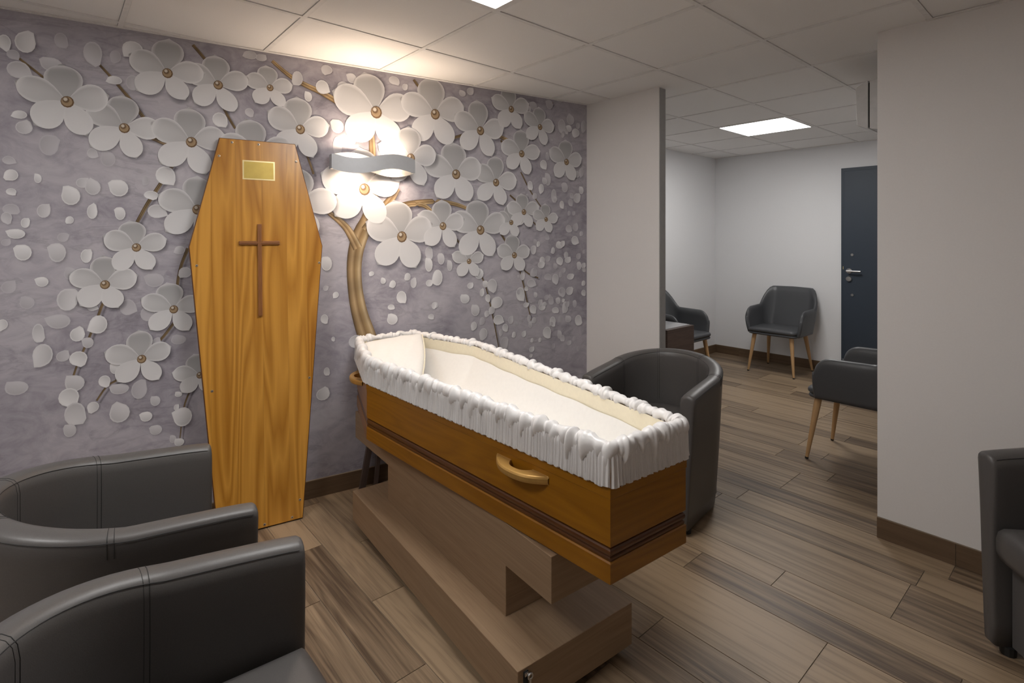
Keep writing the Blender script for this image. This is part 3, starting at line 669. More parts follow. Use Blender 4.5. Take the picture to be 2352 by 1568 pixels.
# loose petals
BGM = (0.41, 0.385, 0.43)
for pi, (t, z, hw, hh, ang, b) in enumerate(PETALS):
    mb = MB()
    n = 14
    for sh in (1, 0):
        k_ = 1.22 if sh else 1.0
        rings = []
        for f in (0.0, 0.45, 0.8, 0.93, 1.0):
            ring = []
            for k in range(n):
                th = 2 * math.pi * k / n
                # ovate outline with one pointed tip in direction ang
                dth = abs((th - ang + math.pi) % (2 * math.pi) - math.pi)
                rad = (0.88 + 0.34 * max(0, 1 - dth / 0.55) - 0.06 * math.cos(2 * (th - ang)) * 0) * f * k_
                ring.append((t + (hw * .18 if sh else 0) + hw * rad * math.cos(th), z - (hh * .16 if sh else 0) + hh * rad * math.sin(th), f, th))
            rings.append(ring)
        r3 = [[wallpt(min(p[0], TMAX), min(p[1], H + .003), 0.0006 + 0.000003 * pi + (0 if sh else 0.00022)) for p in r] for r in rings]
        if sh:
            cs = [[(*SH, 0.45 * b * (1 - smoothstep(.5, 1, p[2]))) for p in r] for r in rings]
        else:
            cs = []
            for r in rings:
                row = []
                for p in r:
                    shade = math.cos(p[3] - (ang + 2.2)) * p[2]
                    v = 0.62 + 0.08 * min(1, b) - 0.15 * shade * (1 - smoothstep(.85, 1, p[2])) + (0.07 if p[2] > .9 else 0) * (1 if shade > 0 else .3)
                    v -= (1 - b) * 0.05
                    k = min(1.0, 0.12 + 0.88 * b); w_ = white(v)
                    row.append((BGM[0] + (w_[0] - BGM[0]) * k, BGM[1] + (w_[1] - BGM[1]) * k, BGM[2] + (w_[2] - BGM[2]) * k, 1.0))
                cs.append(row)
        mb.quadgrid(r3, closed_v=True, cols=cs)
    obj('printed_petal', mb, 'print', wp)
# flowers
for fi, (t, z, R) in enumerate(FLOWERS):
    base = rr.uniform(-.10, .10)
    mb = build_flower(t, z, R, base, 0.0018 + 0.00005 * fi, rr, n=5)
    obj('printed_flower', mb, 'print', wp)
# ------------------------------------------------------------------ wall sconce
def build_sconce():
    r = empty('wall_sconce', (mx(1.383) , 1.383, 1.828), MANG)
    # local: +X into the room, +Y along the wall
    tag(r, 'wavy grey metal wall light glowing warm above and below, on the flower mural', 'wall lamp')
    Lh = 0.235
    def ribbon(sign, off, thick):
        n = 48; outer = []; inner = []
        rows = []
        for i in range(n + 1):
            s = -1 + 2 * i / n
            y = s * Lh
            wob = sign * 0.019 * math.sin(math.pi * s) * 1.0
            tilt = 0.0
            bow = off + (0.022 * (1 - s * s) if sign > 0 else 0.0)
            hh = 0.042
            if abs(s) > 0.97: hh -= 0.006 * (abs(s) - .97) / .03
            zc = wob
            rows.append([(bow + thick, y, zc - hh), (bow + thick, y, zc + hh), (bow, y, zc + hh), (bow, y, zc - hh)])
        mb = MB()
        mb.quadgrid(rows, closed_v=True)
        mb.face(rows[0]); mb.face(list(reversed(rows[-1])))
        return mb
    f = obj('front_band', ribbon(1, 0.085, 0.003), 'sconce', r, weld=True)
    for s in (-1, 1):
        b = MB(); b.lathe([(0.0001, 0), (0.004, 0.0), (0.004, 0.002), (0.0001, 0.0025)], 12, (0.0905, s * 0.205, -0.018 * s * 0.9), 'x')
        obj('screw', b, 'dark_slot', f)
    obj('back_band', ribbon(-1, 0.028, 0.003), 'sconce_in', r, weld=True)
    for s in (-1, 1):
        e = MB().box(0.0285, 0.088, s * Lh - 0.0015, s * Lh + 0.0015, -0.038, 0.038)
        obj('end_plate', e, 'sconce', r)
    obj('wall_bracket', MB().box(0.0, 0.03, -0.05, 0.05, -0.03, 0.03), 'sconce_in', r, bevel=0.003)
    for s in (-1, 1):
        bl = MB(); bl.lathe([(0.0001, -0.045), (0.008, -0.04), (0.008, 0.04), (0.0001, 0.045)], 12, (0.062, s * 0.115, -0.005 * s), 'y')
        obj('bulb', bl, 'bulb', r, smooth=True)
        for up_, k in ((1, 1.3 if s < 0 else 0.8), (-1, 0.8 if s < 0 else 1.1)):
            ld = bpy.data.lights.new('sconce_lamp', 'SPOT')
            ld.energy = SCONCE_WATTS * k; ld.color = (1.0, 0.79, 0.60); ld.shadow_soft_size = 0.02
            ld.spot_size = math.radians(150); ld.spot_blend = 1.0
            lo = bpy.data.objects.new('sconce_lamp', ld); COL.objects.link(lo); lo.parent = r
            lo.location = (0.068, s * 0.115, 0.012 * up_)
            lo.rotation_euler = (0, 0, 0) if up_ < 0 else (math.pi, 0, 0)
build_sconce()

# ------------------------------------------------------------------ coffin lid leaning on the mural wall
def build_lid():
    SL = 0.084
    yb0 = (0.294 - KX * KK * CB) * CB
    off0 = 0.205
    r = empty('coffin_lid', (mx(yb0) + off0 * CB, yb0 - off0 * CB * KK, 0.0))
    # local axes: X = along the wall (towards the partition), Y = up the lid, Z = face normal
    ux = Vector((KK * CB, CB, 0)); n0 = Vector((CB, -CB * KK, 0))
    uy = (Vector((0, 0, 1)) - n0 * SL).normalized()
    uz = ux.cross(uy)
    r.matrix_world = Matrix(((ux.x, uy.x, uz.x, r.location.x), (ux.y, uy.y, uz.y, r.location.y), (ux.z, uy.z, uz.z, 0.0), (0, 0, 0, 1)))
    tag(r, 'upright honey pine coffin lid with crucifix and brass plate leaning on mural', 'coffin lid')
    hexa = [(-0.189, 0.003), (0.189, 0.003), (0.306, 1.376), (0.177, 1.917), (-0.177, 1.917), (-0.306, 1.376)]
    core = MB(); core.prism(hexa, -0.030, -0.006)
    obj('lid_edge', core, 'lid_edge', r, bevel=0.004)
    def inset(poly, d):
        n = len(poly); out = []
        pl = []
        for i in range(n):
            a = poly[i]; b = poly[(i + 1) % n]
            ex, ey = b[0] - a[0], b[1] - a[1]; l = math.hypot(ex, ey)
            nx, ny = ey / l, -ex / l       # outward for ccw
            pl.append((nx, ny, nx * a[0] + ny * a[1] - d))
        return pl
    pl = inset(hexa, 0.005)
    xs = [-0.31, -0.213, -0.105, 0.012, 0.128, 0.222, 0.31]
    for i in range(len(xs) - 1):
        poly = clip([(xs[i] + .0001, -0.1), (xs[i + 1] - .0001, -0.1), (xs[i + 1] - .0001, 2.1), (xs[i] + .0001, 2.1)], pl)
        mb = MB(); mb.prism(poly, -0.006, 0.0)
        mb.uv = [[(b, a) for a, b in f] for f in mb.uv]         # grain runs up the lid
        obj('board', mb, 'pine', r)
    # plate
    p = obj('name_plate', MB().box(-0.0745, 0.0745, 1.7125, 1.8105, 0.0, 0.002), 'brass_edge', r)
    obj('plate_face', MB().box(-0.068, 0.068, 1.719, 1.804, 0.002, 0.0026), 'brass', p)
    # cross
    c = obj('cross', MB().box(-0.0095, 0.0095, 1.028, 1.487, 0.0, 0.013), 'cross', r, bevel=0.002)
    for x0, x1 in ((-0.093, -0.0096), (0.0096, 0.093)):
        obj('cross_arm', MB().box(x0, x1, 1.383, 1.402, 0.0, 0.012), 'cross', c, bevel=0.002)
    for yy, hw in ((1.392, 0.09),):
        obj('cross_ridge', MB().box(-hw, hw, 1.390, 1.395, 0.012, 0.0145), 'cross', c)
    obj('cross_ridge', MB().box(-0.0025, 0.0025, 1.034, 1.482, 0.012, 0.0145), 'cross', c)
    for x, y_ in ((-0.12, 1.896), (0.0, 1.896), (-0.177, 1.823), (0.178, 1.821), (-0.272, 1.286), (0.286, 1.286), (0.228, 0.694), (-0.21, 0.69), (0.174, 0.097), (0.136, 0.021), (0.011, 0.021), (-0.136, 0.021), (-0.174, 0.097)):
        s = MB(); s.lathe([(0.0001, 0.0022), (0.0025, 0.002), (0.0055, 0.0016), (0.0065, 0.0), ], 14, (x, y_, 0.0))
        so = obj('screw', s, 'screw', r)
        k = MB(); k.lathe([(0.0024, 0.0021), (0.0001, 0.0024)], 8, (x, y_, 0.0))
        obj('screw_recess', k, 'dark_slot', so)
build_lid()

# ------------------------------------------------------------------ catafalque (plinth)
AX = Vector((0.9968, -0.08, 0)); AZ = math.atan2(-0.08, 0.9968)
def build_plinth():
    B0 = Vector((-1.133, 1.006, 0))            # front corner of the base, towards the camera
    r = empty('catafalque', B0, AZ)
    tag(r, 'grey oak stepped catafalque on castors carrying the open coffin', 'catafalque')
    def O(n, *a, **k): return obj(n, MB().box(*a), 'oak', r, bevel=0.0012, seg=1, **k)
    base = O('base_block', -1.345, 0.0, 0.0, 0.488, 0.030, 0.172)
    st = Vector((-1.324, 1.123, 0)) - B0
    sx = st.x * AX.x + st.y * AX.y; sy = -st.x * AX.y + st.y * AX.x
    O('stem', sx - 0.955, sx, sy, 0.488 - sy, 0.172, 0.340)
    O('top_slab', sx - 1.385, sx + 0.230, sy - 0.001, 0.488 - sy + 0.02, 0.340, 0.480)
    # rubber runners under the coffin
    for x0, x1 in ((-1.25, -0.95), (-0.55, 0.02)):
        obj('runner', MB().box(x0 - 0.1, x1 - 0.1, 0.17, 0.20, 0.480, 0.4855), 'black', r)
        obj('runner', MB().box(x0 - 0.1, x1 - 0.1, 0.31, 0.34, 0.480, 0.4855), 'black', r)
    # castors
    for x in (-1.27, -0.08):
        for y_ in (0.07, 0.42):
            c = MB(); c.lathe([(0.0001, -0.011), (0.0145, -0.011), (0.0150, 0), (0.0145, 0.011), (0.0001, 0.011)], 14, (x, y_, 0.015), 'y')
            obj('castor', c, 'black', r, smooth=False)
    # toggle catch on the foot end
    ct = obj('catch_plate', MB().box(0.0, 0.0025, 0.020, 0.036, 0.055, 0.163), 'dark_slot', r)
    ring = []
    for k in range(17):
        a = 2 * math.pi * k / 16
        ring.append((0.008, 0.040 + 0.0075 * math.cos(a), 0.146 + 0.0075 * math.sin(a)))
    obj('catch_ring', MB().tube(ring, 0.0030, 8, caps=False), 'steel', ct, smooth=True)
    obj('catch_rod', MB().tube([(0.008, 0.040, 0.138), (0.008, 0.040, 0.06)], 0.0028, 8), 'steel', ct)
    obj('catch_hook', MB().box(0.0025, 0.006, 0.022, 0.034, 0.150, 0.160), 'steel', ct)
build_plinth()

# ------------------------------------------------------------------ open coffin
def build_coffin():
    F1 = Vector((-0.895, 1.126, 0))
    nn = Vector((0.08, 0.9968, 0))
    foot_c = F1 + nn * 0.166
    r = empty('open_coffin', (foot_c.x, foot_c.y, 0.0), AZ)
    tag(r, 'open amber wood coffin with ruched white satin lining on the oak catafalque', 'coffin')
    HX = [(0.0, -0.166), (0.0, 0.166), (-1.378, 0.307), (-1.880, 0.172), (-1.880, -0.172), (-1.378, -0.310)]   # counter-clockwise from near foot corner
    n = len(HX)
    def miter(poly, d):
        out = []
        m = len(poly)
        for i in range(m):
            p0 = Vector(poly[i - 1]); p = Vector(poly[i]); p1 = Vector(poly[(i + 1) % m])
            e0 = (p - p0).normalized(); e1 = (p1 - p).normalized()
            n0 = Vector((e0.y, -e0.x)); n1 = Vector((e1.y, -e1.x))
            b = (n0 + n1).normalized()
            out.append(tuple(p + b * (d / max(0.2, b.dot(n0)))))
        return out
    acc = [0.0]
    for i in range(n): acc.append(acc[-1] + math.dist(HX[i], HX[(i + 1) % n]))
    def ring(prof, split=True):
        """sweep a profile [(offset, z)] round the hexagon, mitred, one strip per side"""
        loops = [miter(HX, o) for o, z in prof]
        mb = MB()
        vv = [0]
        for a, b in zip(prof, prof[1:]): vv.append(vv[-1] + math.hypot(b[0] - a[0], b[1] - a[1]))
        for i in range(n):
            j = (i + 1) % n
            rows = [[(*loops[k][i], prof[k][1]), (*loops[k][j], prof[k][1])] for k in range(len(prof))]
            mb.quadgrid(rows, uvs=lambda a, b, i=i: (acc[i] + b * (acc[i + 1] - acc[i]), vv[min(a, len(vv) - 1)] + 0.45 * i))
        return mb
    T = 0.022
    obj('base_band', ring([(-0.02, 0.486), (-0.001, 0.486), (0.0, 0.4875), (0.0, 0.541), (-0.003, 0.545), (-0.02, 0.545)]), 'coffin_wood', r)
    mo = [(-0.02, 0.545), (-0.0045, 0.545), (-0.0035, 0.549), (-0.0035, 0.553), (-0.0085, 0.556)]
    for k in range(7):
        a = -math.pi / 2 + math.pi * k / 6
        mo.append((-0.0090 + 0.007 * math.cos(a), 0.568 + 0.0115 * math.sin(a)))
    mo += [(-0.010, 0.5805), (-0.010, 0.584), (-0.02, 0.584)]
    obj('moulding', ring(mo), 'moulding', r)
    obj('body_panels', ring([(-0.02, 0.584), (-0.003, 0.584), (-0.001, 0.587), (-0.001, 0.835), (-0.003, 0.838), (-T, 0.838), (-T, 0.50)]), 'coffin_wood', r)
    obj('top_strip', ring([(-0.0005, 0.715), (0.0012, 0.7165), (0.0012, 0.832), (-0.0005, 0.834)]), 'coffin_wood', r)
    fl = MB(); fl.prism(miter(HX, -0.004), 0.487, 0.512)
    obj('floor_board', fl, 'coffin_wood', r)
    # ---- ruched satin trim: smooth closed path with rounded corners
    path = []
    RC = 0.020
    for i in range(n):
        p0 = Vector(HX[i - 1]); p = Vector(HX[i]); p1 = Vector(HX[(i + 1) % n])
        e0 = (p0 - p).normalized(); e1 = (p1 - p).normalized()
        a = p + e0 * RC; b = p + e1 * RC
        for k in range(9):
            t = k / 8
            path.append(a * (1 - t) ** 2 + p * 2 * t * (1 - t) + b * t * t)
    # resample
    seg = [(path[(i + 1) % len(path)] - path[i]).length for i in range(len(path))]
    Ltot = sum(seg)
    STEP = 0.0017
    NS = int(Ltot / STEP)
    pts = []; i = 0; a0 = 0.0
    for k in range(NS):
        s = Ltot * k / NS
        while a0 + seg[i] < s: a0 += seg[i]; i += 1
        t = (s - a0) / seg[i]
        pts.append(path[i].lerp(path[(i + 1) % len(path)], t))
    nor = []
    for k in range(NS):
        d = (pts[(k + 4) % NS] - pts[k - 4]).normalized()
        nor.append(Vector((d.y, -d.x)))
    rg = random.Random(21)
    # irregular pleat positions
    ph1 = []; 
    def cyc(periods):
        """phase function with jittered periods; returns list of phases per sample"""
        cuts = [0.0]
        while cuts[-1] < Ltot - periods[0]:
            cuts.append(cuts[-1] + rg.uniform(*periods))
        cuts[-1] = Ltot
        out = []; j = 0
        for k in range(NS):
            s = Ltot * k / NS
            while j < len(cuts) - 2 and s >= cuts[j + 1]: j += 1
            out.append((j, (s - cuts[j]) / (cuts[j + 1] - cuts[j])))
        return out, len(cuts)
    big, nb = cyc((0.034, 0.075)); fine, nf = cyc((0.0075, 0.0115)); med, nm = cyc((0.017, 0.036))
    amp = [rg.uniform(0.5, 1.2) for _ in range(nb + 2)]; lean = [rg.uniform(-0.5, 0.5) for _ in range(nb + 2)]
    drop = [rg.uniform(-0.2, 1.0) for _ in range(nb + 2)]; mamp = [rg.uniform(0.2, 1.0) for _ in range(nm + 2)]
    ZB = 0.748
    # --- gathered skirt
    rows = []
    NZ = 9
    for q in range(NZ + 1):
        f = q / NZ
        row = []
        for k in range(NS):
            j, t = fine[k]; jm, tm_ = med[k]
            w = math.sin(2 * math.pi * t + 0.4 * math.sin(7 * f + j))
            o = 0.0098 + 0.0034 * w * (1 - 0.35 * f) - 0.010 * smoothstep(0.8, 1.0, f) + 0.0016 * math.sin(2 * math.pi * tm_) + 0.004 * (1 - f) ** 3 * (0.5 + 0.5 * math.sin(2 * math.pi * t))
            z = ZB + f * 0.100 + (0.0030 * math.sin(2 * math.pi * t) + 0.003 * math.sin(2 * math.pi * tm_)) * (1 - f) ** 2
            p = pts[k] + nor[k] * o
            row.append((p.x, p.y, z))
        rows.append(row)
    mb = MB(); mb.quadgrid(rows, closed_v=True)
    obj('gathered_skirt', mb, 'satin', r, smooth=True)
    # --- puffed, ruched roll over the rim: sharp asymmetric folds slanting over it
    def tri(x, a=0.34):
        x = x % 1.0
        return x / a if x < a else (1 - x) / (1 - a)
    def wob(s, seed):
        return sum(math.sin(s * 2 * math.pi * k / Ltot + seed * 1.7 * k) for k in (17, 29, 47, 71)) / 2.2
    rows = []
    NA = 24
    for q in range(NA + 1):
        f = q / NA
        th = -1.05 + f * (math.pi + 1.75)        # from outside low, over the top, to inside low
        row = []
        out_w = 1 - smoothstep(0.40, 0.80, f)
        for k in range(NS):
            s = Ltot * k / NS
            j, t = big[k]; jm, tm_ = med[k]; jf, tf = fine[k]
            A1 = 0.65 + 0.45 * wob(s, 1); A2 = 0.6 + 0.5 * wob(s, 2); S1 = 0.9 * wob(s, 3); S2 = 1.4 * wob(s, 4)
            p1 = tri(j + t + S1 * (f - 0.35), 0.30 + 0.12 * wob(s, 5))
            p2 = tri(jm + tm_ + S2 * (f - 0.35), 0.42)
            puff = math.sin(p1 * math.pi / 2) ** 0.8
            R = 0.0125 + 0.0125 * max(0.1, A1) * puff * (0.75 + 0.25 * out_w) + 0.0058 * max(0.0, A2) * p2
            co = math.cos(th) * R; cz = math.sin(th) * R
            if f < 0.34:                           # flounce hanging in pointed scallops over the skirt
                g = (0.34 - f) / 0.34
                cz -= g * (0.004 + 0.040 * max(0.0, 0.45 + 0.6 * wob(s, 6)) * p1 ** 1.3 + 0.010 * max(0, A2) * p2)
                co += g * (0.003 + 0.004 * p1)
            p = pts[k] + nor[k] * (co - 0.008)
            row.append((p.x, p.y, 0.850 + cz * 0.95))
        rows.append(row)
    mb = MB(); mb.quadgrid(rows, closed_v=True)
    obj('ruched_trim', mb, 'satin', r, smooth=True)
    # --- cream facing inside
    rows = []
    for q in range(7):
        f = q / 6
        row = []
        for k in range(0, NS, 6):
            s = Ltot * k / NS
            o = -0.026 - 0.008 * f + 0.0012 * math.sin(s * 17 + 2 * f) * f + 0.0008 * math.sin(s * 43)
            p = pts[k] + nor[k] * o
            row.append((p.x, p.y, 0.842 - 0.115 * f))
        rows.append(row)
    mb = MB(); mb.quadgrid(rows, closed_v=True, flip=True)
    obj('cream_facing', mb, 'cream', r, smooth=True)
    # --- padded white lining: concave bed
    def edge_d(x, y):
        d = 9
        for i in range(n):
            a = HX[i]; b = HX[(i + 1) % n]
            ex, ey = b[0] - a[0], b[1] - a[1]; l = math.hypot(ex, ey)
            d = min(d, -((x - a[0]) * ey - (y - a[1]) * ex) / l)
        return d
    cen = Vector((-0.95, 0.0))
    rows = []
    NR = 26
    for q in range(NR + 1):
        f = 1 - q / NR
        row = []
        for k in range(0, NS, 8):
            base = pts[k] - nor[k] * 0.034
            c = Vector((max(-1.66, min(-0.22, base.x * 0.92)), 0.0))
            p = c.lerp(base, f)
            d = (1 - f)
            s = Ltot * k / NS
            z = 0.60 + 0.175 * (f ** 3.0) + 0.012 * f
            z += 0.006 * math.sin(p.x * 9 + 2 * math.sin(p.y * 6)) * (1 - f) + 0.004 * math.sin(s * 9 + 1.5 * math.sin(s * 3)) * f * f * (1 - f * .6)
            z += 0.002 * math.sin(s * 27 + f * 4) * f ** 3
            row.append((p.x, p.y, z))
        rows.append(row)
    mb = MB(); mb.quadgrid(rows, closed_v=True, flip=True)
    obj('padded_lining', mb, 'cotton', r, smooth=True)
    # --- pillow at the head
    pil = MB()
    CA, CB_, CC, CD = Vector((-1.800, 0.185, 0.858)), Vector((-1.160, -0.150, 0.738)), Vector((-1.370, -0.288, 0.798)), Vector((-1.850, -0.150, 0.832))
    def pil_row(side):
        rows = []
        NU, NV = 30, 22
        for i in range(NU + 1):
            u = i / NU
            row = []
            for j in range(NV + 1):
                v = j / NV
                q = (CA * (1 - u) + CB_ * u) * (1 - v) + (CD * (1 - u) + CC * u) * v
                b = max(0, 1 - abs(2 * u - 1) ** 2.8) ** 0.5 * max(0, 1 - abs(2 * v - 1) ** 2.8) ** 0.5
                wr = 0.004 * math.sin(11 * u + 6 * v) * b + 0.003 * math.sin(23 * v - 9 * u) * b
                q = q + Vector((0.012 * math.sin(math.pi * u) * (1 - v), 0.016 * math.sin(math.pi * u) * (1 - v), 0))
                row.append((q.x, q.y, q.z + (0.030 * b + (wr if side > 0 else 0)) * side - (0.012 * b if side < 0 else 0)))
            rows.append(row)
        return rows
    pil.quadgrid(pil_row(1)); pil.quadgrid(pil_row(-1), flip=True)
    po = obj('pillow', pil, 'cotton', r, smooth=True, weld=True)
    ed = [CA.lerp(CB_, k / 30) + Vector((0.012 * math.sin(math.pi * k / 30), 0.016 * math.sin(math.pi * k / 30), 0.0)) for k in range(31)]
    obj('pillow_edging', MB().tube([(q.x, q.y, q.z + 0.0015 * math.sin(k * 2.1)) for k, q in enumerate(ed)], 0.0032, 8), 'cream', po, smooth=True)
    # ---- handles
    def handle(center, ang):
        h = MB()
        Lh, Pd = 0.118, 0.052
        outer = []; inner = []
        NN = 28
        for k in range(NN + 1):
            t = -1 + 2 * k / NN
            outer.append((t * Lh, -Pd * (1 - abs(t) ** 2.4)))
            w = 0.016 + 0.020 * abs(t) ** 1.6
            ti = t * 0.62
            inner.append((t * Lh * 0.42, -max(0.0, (Pd - 0.021) * (1 - abs(t) ** 3.0))))
        rows = []
        hz = 0.012
        for (xo, yo), (xi, yi) in zip(outer, inner):
            rows.append([(xo, yo, -hz), (xo, yo - 0.0025, -hz * .4), (xo, yo - 0.0025, hz * .4), (xo, yo, hz * 0.8), (xo * .985, yo * .93, hz), (xi, yi, hz), (xi, yi, -hz)])
        h.quadgrid(rows, closed_v=True)
        h.face(rows[0]); h.face(list(reversed(rows[-1])))
        ca, sa = math.cos(ang), math.sin(ang)
        h.v = [(center[0] + ca * x - sa * y_, center[1] + sa * x + ca * y_, center[2] + z) for x, y_, z in h.v]
        return obj('handle', h, 'gold_handle', r, weld=True, bevel=0.0012)
    def on_side(i, t, z, out=0.0):
        a = HX[i]; b = HX[(i + 1) % n]
        return (a[0] + (b[0] - a[0]) * t, a[1] + (b[1] - a[1]) * t, z), math.atan2(b[1] - a[1], b[0] - a[0])
    c, a = on_side(5, 1.04 / 1.386, 0.688); handle(c, a)
    c, a = on_side(4, 0.42, 0.695); handle(c, a)
build_coffin()

# ------------------------------------------------------------------ tub armchairs
def build_tub(mat='leather'):
    r = empty('tub_armchair', (0, 0, 0))
    RW_, ARM = 0.283, 0.275
    def cl(s):
        """centre line, s in 0..1: right arm tip -> back -> left arm tip ; returns point, outward normal, back weight"""
        La = ARM; Lc = math.pi * RW_; tot = 2 * La + Lc
        d = s * tot
        if d < La:
            return Vector((RW_, ARM - d)), Vector((1, 0)), 0.30 * d / La
        if d < La + Lc:
            a = (d - La) / RW_
            return Vector((RW_ * math.cos(a), -RW_ * math.sin(a))), Vector((math.cos(a), -math.sin(a))), 0.30 + 0.70 * math.sin(a)
        d -= La + Lc
        return Vector((-RW_, d)), Vector((-1, 0)), 0.30 * (1 - d / La)
    def top(bw): return 0.668 + 0.086 * max(0.0, min(1.0, bw)) ** 0.85
    def sect(s, grow=1.0, fwd=0.0):
        p, nn, bw = cl(s)
        h = top(bw)
        flare = 0.012 * 1.0
        prof = [(-0.004, 0.030), (0.004, 0.10), (0.016, 0.30), (0.026, 0.50), (0.034, h - 0.05), (0.0365, h - 0.022), (0.034, h - 0.008), (0.026, h - 0.001), (0.008, h + 0.004), (-0.012, h + 0.003),
                (-0.026, h - 0.003), (-0.036, h - 0.016), (-0.040, h - 0.04), (-0.040, h - 0.12), (-0.036, 0.46), (-0.034, 0.30), (-0.040, 0.10), (-0.040, 0.030)]
        out = []
        oc = -0.002; zc = h * 0.5
        for o, z in prof:
            o2 = oc + (o - oc) * grow; z2 = zc + (z - zc) * (1 - (1 - grow) * 0.12) if grow < 1 else z
            q = p + nn * o2
            out.append((q.x, q.y + fwd, max(0.03, z2)))
        return out
    mb = MB()
    NSX = 56
    rows = [sect(0, 0.55, 0.016), sect(0, 0.86, 0.0135), sect(0, 0.965, 0.007)]
    rows += [sect(k / NSX) for k in range(NSX + 1)]
    rows += [sect(1, 0.965, 0.007), sect(1, 0.86, 0.0135), sect(1, 0.55, 0.016)]
    mb.quadgrid(rows, closed_v=True)
    mb.face(list(reversed(rows[0]))); mb.face(rows[-1])
    sh = obj('shell', mb, mat, r, smooth=True, weld=True)
    # piping along the outer and inner rim edges
    for o, dz, nm in ((0.0362, -0.012, 'rim_piping'), (-0.0335, -0.010, 'rim_piping')):
        pts_ = []
        for k in range(0, 65):
            p, nn, bw = cl(k / 64)
            q = p + nn * o
            pts_.append((q.x, q.y, top(bw) + dz))
        obj(nm, MB().tube(pts_, 0.0009, 6), 'thread', sh, smooth=True)
    # panel seams running over the rim
    for s in (0.215, 0.40, 0.60, 0.785):
        for ds, rad, mt in ((-0.0042, 0.0007, 'thread'), (0.0042, 0.0009, 'thread')):
            pr = sect(s + ds)[4:15]
            pts_ = []
            p, nn, bw = cl(s + ds)
            for q in pr:
                pts_.append(q)
            # lift a hair off the surface
            out = []
            for i, q in enumerate(pts_):
                a = Vector(pts_[max(0, i - 1)]); b = Vector(pts_[min(len(pts_) - 1, i + 1)])
                t = (b - a).normalized(); tang = Vector((-nn.y, nn.x, 0))
                nv = t.cross(tang)
                if nv.dot(Vector(q) - Vector((p.x, p.y, top(bw) - 0.05))) < 0: nv = -nv
                out.append(tuple(Vector(q) + nv * 0.0002))
            obj('seam', MB().tube(out, rad, 5), mt, sh, smooth=True)
    # seat cushion
    def plan(scale):
        out = []
        NPL = 40
        w = 0.236
        pts_ = []
        # front edge (bowed), then sides, then round back
        for k in range(13):
            t = -1 + 2 * k / 12
            pts_.append((w * t, 0.288 + 0.016 * (1 - t * t)))
        for k in range(17):
            a = math.pi * k / 16
            pts_.append((w * math.cos(a), -0.0 - w * math.sin(a)))
        return [(x * scale, 0.02 + (y_ - 0.02) * scale) for x, y_ in pts_]
    rows = []
    for sc, z in ((0.90, 0.325), (0.975, 0.335), (1.0, 0.36), (1.0, 0.40), (0.985, 0.425), (0.945, 0.440), (0.86, 0.449), (0.6, 0.456), (0.3, 0.459), (0.02, 0.460)):
        rows.append([(x, y_, z) for x, y_ in plan(sc)])
    mb = MB(); mb.quadgrid(rows, closed_v=True); mb.face(list(reversed(rows[0]))); mb.face(rows[-1])
    obj('seat_cushion', mb, mat, r, smooth=True)
    bs = MB(); bs.box(-0.238, 0.238, -0.18, 0.235, 0.035, 0.33)
    obj('base', bs, mat, r)
    for sx_ in (-1, 1):
        for y_ in (0.235, -0.13):
            f = MB(); f.lathe([(0.022, 0.0), (0.024, 0.03)], 12, (sx_ * (0.255 if y_ > 0 else 0.21), y_, 0))
            obj('foot', f, 'black', r)
    return r
def copy_tree(o, parent=None):
    c = o.copy(); COL.objects.link(c)
    if parent is not None:
        c.parent = parent
        c.matrix_parent_inverse = o.matrix_parent_inverse.copy()
    for ch in list(o.children): copy_tree(ch, c)
    return c
tub = build_tub()
spots = [((-1.880, 0.142, 0), 0.0, 'dark grey leather tub armchair beside the coffin lid, second from camera on the left'),
         ((-1.079, 0.158, 0), -0.08, 'nearest dark grey leather tub armchair in the bottom left corner'),
         ((-1.650, 2.505, 0), math.pi + 0.115, 'dark grey leather tub armchair behind the foot of the coffin by the opening'),
         ((0.094, 2.43, 0), 2.32, 'dark grey leather tub armchair against the right white wall, cut by the frame')]
for i, (l, a, lab) in enumerate(spots):
    o = tub if i == 0 else copy_tree(tub)
    o.location = l; o.rotation_euler = (0, 0, a)
    tag(o, lab, 'armchair', 'grey tub armchairs around the coffin')

